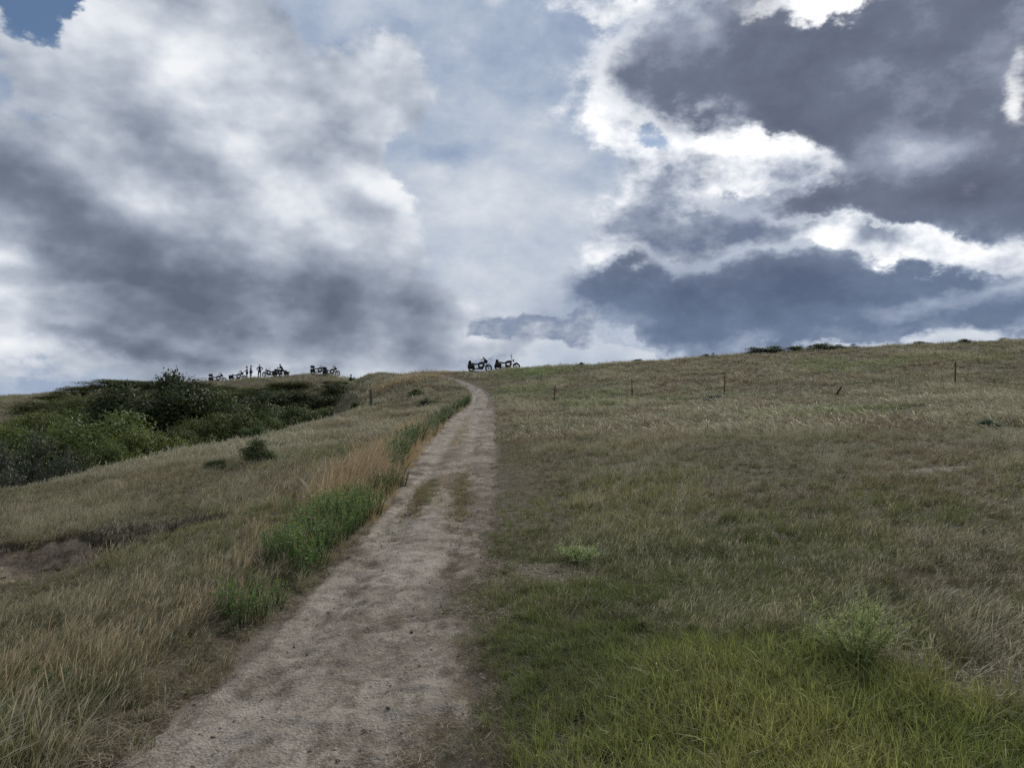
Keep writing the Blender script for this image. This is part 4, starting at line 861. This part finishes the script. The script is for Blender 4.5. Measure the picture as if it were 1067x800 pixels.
# ---------- motorcycles and riders ----------
def bike(style, label, x, y, rz, paint, tall=False, bags=True, screen=False, trunk=False, rest=False):
    M = BIKE_M; o = empty('motorcycle', (x, y, float(zfull(x, y))+.02), rz); tag(o, label, 'motorcycle', 'motorcycles parked on the ridge')
    wb = .84 if tall else .78
    for cx, R, w in ((-wb, .315, 1.25), (wb+.02, .33 if not tall else .345, .85)):
        wh = part('wheel', Soup().tube([(cx, -.09, R), (cx, .09, R)], .045, 10).mesh('hub', M['chrome']), o)
        part('tyre', Soup().ring((cx, 0, R), R-.058, .058, 30, 8, w).mesh('tyre', M['rubber']), wh)
        S = Soup().ring((cx, 0, R), R-.125, .016, 28, 6, 2.0)
        for k in range(14): a = k*math.pi/7; S.tube([(cx, .02*(-1)**k, R), (cx+(R-.12)*math.cos(a), 0, R+(R-.12)*math.sin(a))], .006, 4)
        part('rim', S.mesh('rim', M['chrome']), wh)
    fx, fz = wb+.02, .34; hx, hz = .42, .98
    S = Soup()
    for s in (-.10, .10):
        S.tube([(-wb, s*.9, .315), (-.35, s, .40), (.28, s, .30), (.45, s*.5, .62), (hx-.02, s*.3, .86)], .022, 6); S.tube([(-.62, s, .62), (-.25, s, .66), (.05, s*.6, .76), (hx-.03, s*.3, .90)], .022, 6); S.tube([(-wb+.02, s, .34), (-.55, s*1.1, .64)], .03, 6)
    part('frame', S.mesh('frame', M['black']), o)
    S = Soup(); S.ell((.08, 0, .36), (.25, .13, .15), 4)
    for k, (dx, ry) in enumerate(((-.08, .42), (.16, -.42))):
        for j in range(6): S.ell((.06+dx+math.sin(-ry)*(.12+j*.036), 0, .46+.036*j), (.10-.004*j, .10, .012), 4, 14, 5, (0, -ry, 0))
        S.tube([(.06+dx, 0, .42), (.06+dx+math.sin(-ry)*.34, 0, .70)], .075, 10)
    part('engine', S.mesh('engine', M['chrome_dark']), o)
    part('fuel_tank', Soup().ell((.14, 0, .80), (.30, .145, .125), 2.5, 16, 10, (0, math.radians(-9), 0)).mesh('fuel_tank', paint), o)
    S = Soup(); S.ell((-.24, 0, .70), (.24, .17, .065), 2.6); S.ell((-.58, 0, .76), (.19, .14, .055), 2.6, rot=(0, .1, 0)); part('seat', S.mesh('seat', M['leather']), o)
    S = Soup()
    for s in (-.10, .10): S.tube([(fx, s, fz), (hx+.03, s, hz)], [.030, .024], 7)
    S.box((hx+.01, 0, hz), (.06, .24, .04)); part('fork', S.mesh('fork', M['chrome']), o)
    S = Soup(); top = 1.38 if tall else 1.10; back = .05 if tall else .22
    for s in (-1, 1): S.tube([(hx, .04*s, hz), (hx-.01, .16*s, hz+.03), (hx-.02-(.0 if tall else .04), (.30 if tall else .32)*s, top-.02), (hx-back, .40*s, top)], .016, 6); S.tube([(hx-back+.02, .37*s, top), (hx-back-.10, .44*s, top-.01)], .022, 6)
    hb = part('handlebar', S.mesh('handlebar', M['chrome']), o)
    for s in (-1, 1): part('mirror', Soup().tube([(hx-back+.03, .36*s, top), (hx-back+.05, .43*s, top+.13)], .008, 4).ell((hx-back+.05, .44*s, top+.16), (.018, .065, .042), 2.4).mesh('mirror', M['black']), hb)
    part('headlight', Soup().ell((hx+.15, 0, .93), (.10, .095, .095), 2.3).mesh('headlight', M['lens']), o)
    part('mudguard', Soup().arc((-wb, 0, .315), .345, 15, 175, .17).mesh('mudguard', paint), o)
    part('mudguard', Soup().arc((fx, 0, fz), .365, 40, 165, .12).mesh('mudguard', paint), o)
    for s in (-1, 1):
        if s < 0 or style != 'chopper': part('exhaust', Soup().tube([(.22, .12*s, .48), (.30, .18*s, .32), (.1, .2*s, .26), (-.35, .21*s, .26), (-1.02, .21*s, .30)], [.024, .026, .028, .042, .044], 8).mesh('exhaust', M['chrome']), o)
    part('kickstand', Soup().tube([(.05, .16, .22), (-.05, .36, .0)], .014, 5).mesh('kickstand', M['black']), o)
    part('tail_light', Soup().ell((-1.12, 0, .62), (.03, .05, .035), 3).mesh('tail_light', M['red']), o)
    if bags:
        for s in (-1, 1): part('saddlebag', Soup().ell((-.80, .27*s, .52), (.29, .095, .18), 4.5).mesh('saddlebag', M['bag']), o)
    if trunk: part('top_case', Soup().ell((-.86, 0, .96), (.24, .25, .17), 4).ell((-.62, 0, .99), (.06, .2, .15), 3).mesh('top_case', M['bag']), o)
    if rest:
        part('backrest', Soup().tube([(-.74, -.13, .62), (-.86, -.12, 1.02), (-.86, .12, 1.02), (-.74, .13, .62)], .013, 6).ell((-.83, 0, .94), (.035, .11, .09), 3).mesh('backrest', M['leather']), o)
        part('bedroll', Soup().tube([(-.93, -.26, .90), (-.93, .26, .90)], .115, 12).ell((-.93, 0, .74), (.15, .19, .12), 3.5).mesh('bedroll', M['bag']), o)
    if screen:
        part('fairing', Soup().ell((hx+.12, 0, .98), (.17, .33, .20), 2.6, 16, 10, (0, -.3, 0)).mesh('fairing', paint), o)
        V = []
        for i in range(7):
            a = -1+2*i/6
            for j in range(5): t = j/4; V.append((hx+.10-.14*t-.10*a*a*(1-.3*t), .30*a*(1-.25*t), 1.12+.30*t*(1-.25*a*a)))
        V = np.array(V); V2 = V+np.array([-.008, 0, .002]); F = [(i*5+j, i*5+j+1, (i+1)*5+j+1, (i+1)*5+j) for i in range(6) for j in range(4)]
        F2 = [tuple(35+q for q in f[::-1]) for f in F]; rimv = [i*5 for i in range(7)]+[30+j for j in range(1, 5)]+[i*5+4 for i in range(5, -1, -1)]+[j for j in range(3, 0, -1)]
        F3 = [(rimv[k], rimv[(k+1) % len(rimv)], 35+rimv[(k+1) % len(rimv)], 35+rimv[k]) for k in range(len(rimv))]
        part('windscreen', Soup().put(np.concatenate([V, V2]), F+F2+F3).mesh('windscreen', M['tint']), o)
    return o
def skin_mesh(name, J, E, root, mat, sub=1, extra=None):
    keys = list(J); ix = {k: i for i, k in enumerate(keys)}
    me = bpy.data.meshes.new(name); me.from_pydata([J[k][:3] for k in keys], [(ix[a], ix[b]) for a, b in E], [])
    ob = bpy.data.objects.new(name, me); bpy.context.scene.collection.objects.link(ob)
    md = ob.modifiers.new('skin', 'SKIN'); md.use_smooth_shade = True
    if not me.skin_vertices: me.attributes  # layer is created with the modifier
    sv = me.skin_vertices[0].data if len(me.skin_vertices) else None
    if sv is None:
        bm = bmesh.new(); bm.from_mesh(me); bm.verts.layers.skin.verify(); bm.to_mesh(me); bm.free(); sv = me.skin_vertices[0].data
    for k in keys:
        r = J[k][3]; sv[ix[k]].radius = (r, r); sv[ix[k]].use_root = (k == root)
    s = ob.modifiers.new('sub', 'SUBSURF'); s.levels = sub; s.render_levels = sub
    dg = bpy.context.evaluated_depsgraph_get(); dg.update(); ev = ob.evaluated_get(dg); out = bpy.data.meshes.new_from_object(ev, depsgraph=dg)
    bpy.data.objects.remove(ob); bpy.data.meshes.remove(me); out.name = name
    if extra is not None:
        bm = bmesh.new(); bm.from_mesh(out); bm.from_mesh(extra); bm.to_mesh(out); bm.free(); bpy.data.meshes.remove(extra)
    out.materials.clear(); out.materials.append(mat)
    for p in out.polygons: p.use_smooth = True
    return out
def person(label, x, y, rz, pose, shirt, trousers, hairm, cap=None, sleeves=True, z=None, group='people on the ridge'):
    """faces local +x; joints in metres"""
    M = BIKE_M
    J = {'pelvis': (0, 0, .95), 'waist': (0, 0, 1.10), 'chest': (0, 0, 1.30), 'neck': (0, 0, 1.49), 'head0': (.01, 0, 1.56)}
    for s, n in ((1, 'l'), (-1, 'r')):
        J.update({n+'clav': (0, .10*s, 1.42), n+'sho': (0, .19*s, 1.41), n+'elb': (-.02, .24*s, 1.13), n+'wri': (.07, .24*s, .90), n+'hip': (0, .10*s, .90), n+'knee': (.02, .11*s, .50), n+'ank': (-.02, .11*s, .09), n+'toe': (.16, .12*s, .04)})
    J.update(pose)
    Rr = {'pelvis': .135, 'waist': .125, 'chest': .145, 'neck': .058, 'head0': .06, 'clav': .085, 'sho': .068, 'elb': .043, 'wri': .029, 'hip': .095, 'knee': .060, 'ank': .042, 'toe': .032}
    J = {k: (*v[:3], Rr.get(k, Rr.get(k[1:], .03))) for k, v in J.items()}
    E = [('pelvis', 'waist'), ('waist', 'chest'), ('chest', 'neck'), ('neck', 'head0')]
    for n in 'lr': E += [('chest', n+'clav'), (n+'clav', n+'sho'), (n+'sho', n+'elb'), (n+'elb', n+'wri'), ('pelvis', n+'hip'), (n+'hip', n+'knee'), (n+'knee', n+'ank'), (n+'ank', n+'toe')]
    JB, EB = dict(J), list(E)
    for n, s in (('l', 1), ('r', -1)):
        w = np.array(J[n+'wri'][:3]); e = np.array(J[n+'elb'][:3]); d = (w-e)/np.linalg.norm(w-e); sd = np.cross(d, [0, s, .2]); sd /= np.linalg.norm(sd); inn = np.cross(d, sd)
        pm = w+d*.075; JB[n+'palm'] = (*pm, .032); EB.append((n+'wri', n+'palm'))
        for q, (o_, L) in enumerate(((-.030, .078), (-.010, .088), (.010, .082), (.029, .064))):
            b = pm+sd*o_*1.1+d*.018; m_ = b+d*L*.5+inn*.012; t = m_+d*L*.40+inn*.026
            JB.update({f'{n}f{q}a': (*b, .0095), f'{n}f{q}b': (*m_, .0085), f'{n}f{q}c': (*t, .007)}); EB += [(n+'palm', f'{n}f{q}a'), (f'{n}f{q}a', f'{n}f{q}b'), (f'{n}f{q}b', f'{n}f{q}c')]
        b = w+d*.035-sd*.032; t = b+d*.045-sd*.022+inn*.015; JB.update({n+'ta': (*b, .011), n+'tb': (*t, .009)}); EB += [(n+'wri', n+'ta'), (n+'ta', n+'tb')]
    hd = np.array(J['head0'][:3]); tilt = pose.get('tilt', (0,))[0] if 'tilt' in pose else 0
    JB.pop('tilt', None); J.pop('tilt', None)
    fw = np.array([math.cos(tilt), 0, -math.sin(tilt)]); up = np.array([math.sin(tilt), 0, math.cos(tilt)]); hc = hd+up*.085+fw*.02; R = (0, tilt, 0)
    H = Soup().ell(hc, (.098, .078, .118), 2.1, 18, 14, R).ell(hc+fw*.045-up*.055, (.052, .055, .055), 2.2, 12, 8, R).ell(hc+fw*.102-up*.018, (.020, .013, .026), 2, 8, 6, R).ell(hc+fw*.088-up*.062, (.012, .026, .009), 2, 8, 5, R)
    for s in (-1, 1): H.ell(hc+np.array([0, .080*s, 0])-up*.005, (.022, .010, .033), 2, 8, 6, R); H.ell(hc+fw*.086+np.array([0, .032*s, 0])+up*.012, (.010, .014, .008), 2, 8, 5, R)
    body = skin_mesh('person', JB, EB, 'pelvis', M['skin'], 1, H.mesh('head', M['skin']))
    o = link(bpy.data.objects.new('person', body)); o.location = (x, y, (float(zfull(x, y)) if z is None else z)+.02); o.rotation_euler = (0, 0, rz); tag(o, label, 'person', group)
    grow = lambda ks, g: {k: (*J[k][:3], J[k][3]+g) for k in ks}
    arms = [q for n in 'lr' for q in ((n+'clav', n+'sho', n+'elb', n+'wri') if sleeves else (n+'clav', n+'sho', n+'elb'))]
    ks = ['pelvis', 'waist', 'chest']+arms; part('shirt', skin_mesh('shirt', grow(ks, .020), [e for e in E if e[0] in ks and e[1] in ks], 'chest', shirt), o)
    ks = ['pelvis']+[n+q for n in 'lr' for q in ('hip', 'knee', 'ank')]; part('trousers', skin_mesh('trousers', grow(ks, .022), [e for e in E if e[0] in ks and e[1] in ks], 'pelvis', trousers), o)
    for n in 'lr':
        a, t = np.array(J[n+'ank'][:3]), np.array(J[n+'toe'][:3]); part('boot', Soup().tube([a+[-.05, 0, -.04], a+[0, 0, -.045], t+[.03, 0, -.01], t+[.07, 0, -.012]], [.035, .05, .045, .028], 8).tube([a+[-.01, 0, -.05], a+[-.01, 0, .1]], .055, 8).mesh('boot', M['black']), o)
    part('hair', Soup().ell(hc-fw*.020+up*.028, (.098, .088, .108), 2.1, 16, 10, R).mesh('hair', hairm), o)
    if cap is not None: part('cap', Soup().ell(hc+up*.062-fw*.004, (.108, .093, .072), 2.2, 16, 8, R).ell(hc+fw*.13+up*.050, (.085, .070, .010), 2.4, 12, 5, R).mesh('cap', cap), o)
    return o
def build_riders():
    global BIKE_M
    s = simple
    BIKE_M = M = dict(black=s('black_metal', (.012, .012, .013), .4), chrome=s('chrome', (.09, .09, .095), .35, 1.0), chrome_dark=s('engine_metal', (.04, .04, .042), .5, .8), rubber=s('rubber', (.012, .012, .012), .85), leather=s('leather', (.012, .011, .010), .5), bag=s('bag', (.014, .013, .013), .6), lens=s('lamp_glass', (.10, .10, .11), .35, 0, .2), red=s('red_lens', (.25, .01, .01), .3), tint=s('dark_screen', (.03, .032, .036), .5, 0, .1), skin=s('skin', (.36, .21, .15), .6), )
    blk = s('black_paint', (.010, .010, .012), .25); marn = s('maroon_paint', (.045, .012, .010), .25); blue = s('navy_paint', (.010, .014, .028), .25)
    white = s('white_cloth', (.42, .43, .45), .9); greyc = s('grey_cloth', (.17, .18, .21), .9); dark = s('dark_cloth', (.016, .016, .020), .9); jean = s('denim', (.030, .036, .062), .9); hair = s('dark_hair', (.016, .012, .010), .7); capm = s('black_cap', (.012, .012, .014), .8)
    R = math.radians
    bike('cruiser', 'black cruiser with bedroll, parked just left of the tall-handlebar motorcycle at the trail top', -2.93, 70.5, R(8), blk, rest=True, screen=True)
    bike('chopper', 'black motorcycle with very tall handlebar, parked where the trail tops out', -.44, 70.4, R(-4), blk, tall=True, bags=True, rest=True)
    bike('tourer', 'lone motorcycle half sunk behind the ridge bushes, farthest from the trail', -39.0, 102.3, R(20), blk, screen=True, trunk=True)
    bike('tourer', 'motorcycle with low saddlebags next to the person in a white shirt', -35.85, 101.0, R(14), blk, screen=True)
    bike('cruiser', 'low motorcycle without rider behind the seated biker', -31.75, 101.2, R(165), marn, rest=True)
    rb = bike('cruiser', 'motorcycle carrying the seated biker', -30.1, 100.6, R(172), blk, bags=True)
    bike('tourer', 'touring motorcycle with top case, parked behind the one with the big fairing', -25.05, 100.3, R(12), blk, trunk=True)
    bike('tourer', 'touring motorcycle with big fairing at the trail end of the ridge row', -23.25, 99.4, R(18), marn, screen=True, trunk=True, tall=False)
    person('person in white shirt standing behind a motorcycle with low saddlebags', -35.05, 102.2, R(200), {'lelb': (.16, .25, 1.16), 'lwri': (.36, .18, 1.06), 'relb': (.16, -.25, 1.16), 'rwri': (.36, -.18, 1.06)}, white, jean, hair, capm)
    person('person in grey shirt and dark trousers standing in profile', -34.15, 101.0, R(5), {'lelb': (.03, .23, 1.15), 'lwri': (.20, .12, 1.0), 'relb': (.03, -.23, 1.15), 'rwri': (.20, -.12, 1.0)}, greyc, jean, hair, capm)
    person('person in dark clothes standing with both hands on the hips', -33.0, 101.0, R(-88), {'lelb': (-.10, .42, 1.20), 'lwri': (.05, .22, 1.02), 'relb': (-.10, -.42, 1.20), 'rwri': (.05, -.22, 1.02), 'lknee': (.02, .15, .5), 'lank': (-.02, .17, .09), 'ltoe': (.14, .21, .04), 'rknee': (.02, -.15, .5), 'rank': (-.02, -.17, .09), 'rtoe': (.14, -.21, .04)}, dark, dark, hair)
    seat = {'pelvis': (-.24, 0, .86), 'waist': (-.20, 0, 1.0), 'chest': (-.06, 0, 1.18), 'neck': (.03, 0, 1.37), 'head0': (.07, 0, 1.43)}
    for n, k in (('l', 1), ('r', -1)): seat.update({n+'clav': (-.01, .10*k, 1.30), n+'sho': (.0, .19*k, 1.28), n+'elb': (.08, .31*k, 1.10), n+'wri': (.20, .36*k, 1.13), n+'hip': (-.22, .12*k, .82), n+'knee': (.16, .27*k, .62), n+'ank': (.08, .30*k, .12), n+'toe': (.24, .31*k, .06)})
    seat['tilt'] = (.25,)
    person('biker in dark clothes and cap sitting astride a motorcycle', -30.1, 100.6, R(172), seat, dark, jean, hair, capm)
# ---------- camera, sun ----------
def build_camera():
    sc = bpy.context.scene
    cd = bpy.data.cameras.new('camera'); cam = link(bpy.data.objects.new('camera', cd)); sc.camera = cam
    cam.location = (0, 0, 1.65); cam.rotation_euler = (math.pi/2+math.atan(30/806.), 0, 0)
    cd.sensor_width = 36; cd.lens = 36*806/1067.; cd.clip_start = .05; cd.clip_end = 9000
    sd = bpy.data.lights.new('sun', 'SUN'); sun = link(bpy.data.objects.new('sun', sd))
    sd.energy = 3.7; sd.angle = math.radians(22); sd.color = (1, .945, .87)
    d = Vector((math.sin(SUN_AZ)*math.cos(SUN_EL), math.cos(SUN_AZ)*math.cos(SUN_EL), math.sin(SUN_EL)))
    sun.rotation_euler = d.to_track_quat('Z', 'Y').to_euler(); sun.location = (20, 40, 40)
    vs = sc.view_settings; vs.view_transform = 'Standard'; vs.look = 'None'; vs.exposure = 0; vs.gamma = 1
    c = sc.cycles; c.max_bounces = 5; c.diffuse_bounces = 2; c.glossy_bounces = 2; c.transmission_bounces = 3; c.transparent_max_bounces = 4
    c.use_denoising = False; c.sample_clamp_direct = 4; c.sample_clamp_indirect = 2; c.caustics_reflective = False; c.caustics_refractive = False
    c.use_adaptive_sampling = True; c.adaptive_threshold = .012
build_world(); build_ground(); build_path(); build_road(); build_grass(); build_gravel()
build_plants(); build_posts(); build_riders()
build_camera()
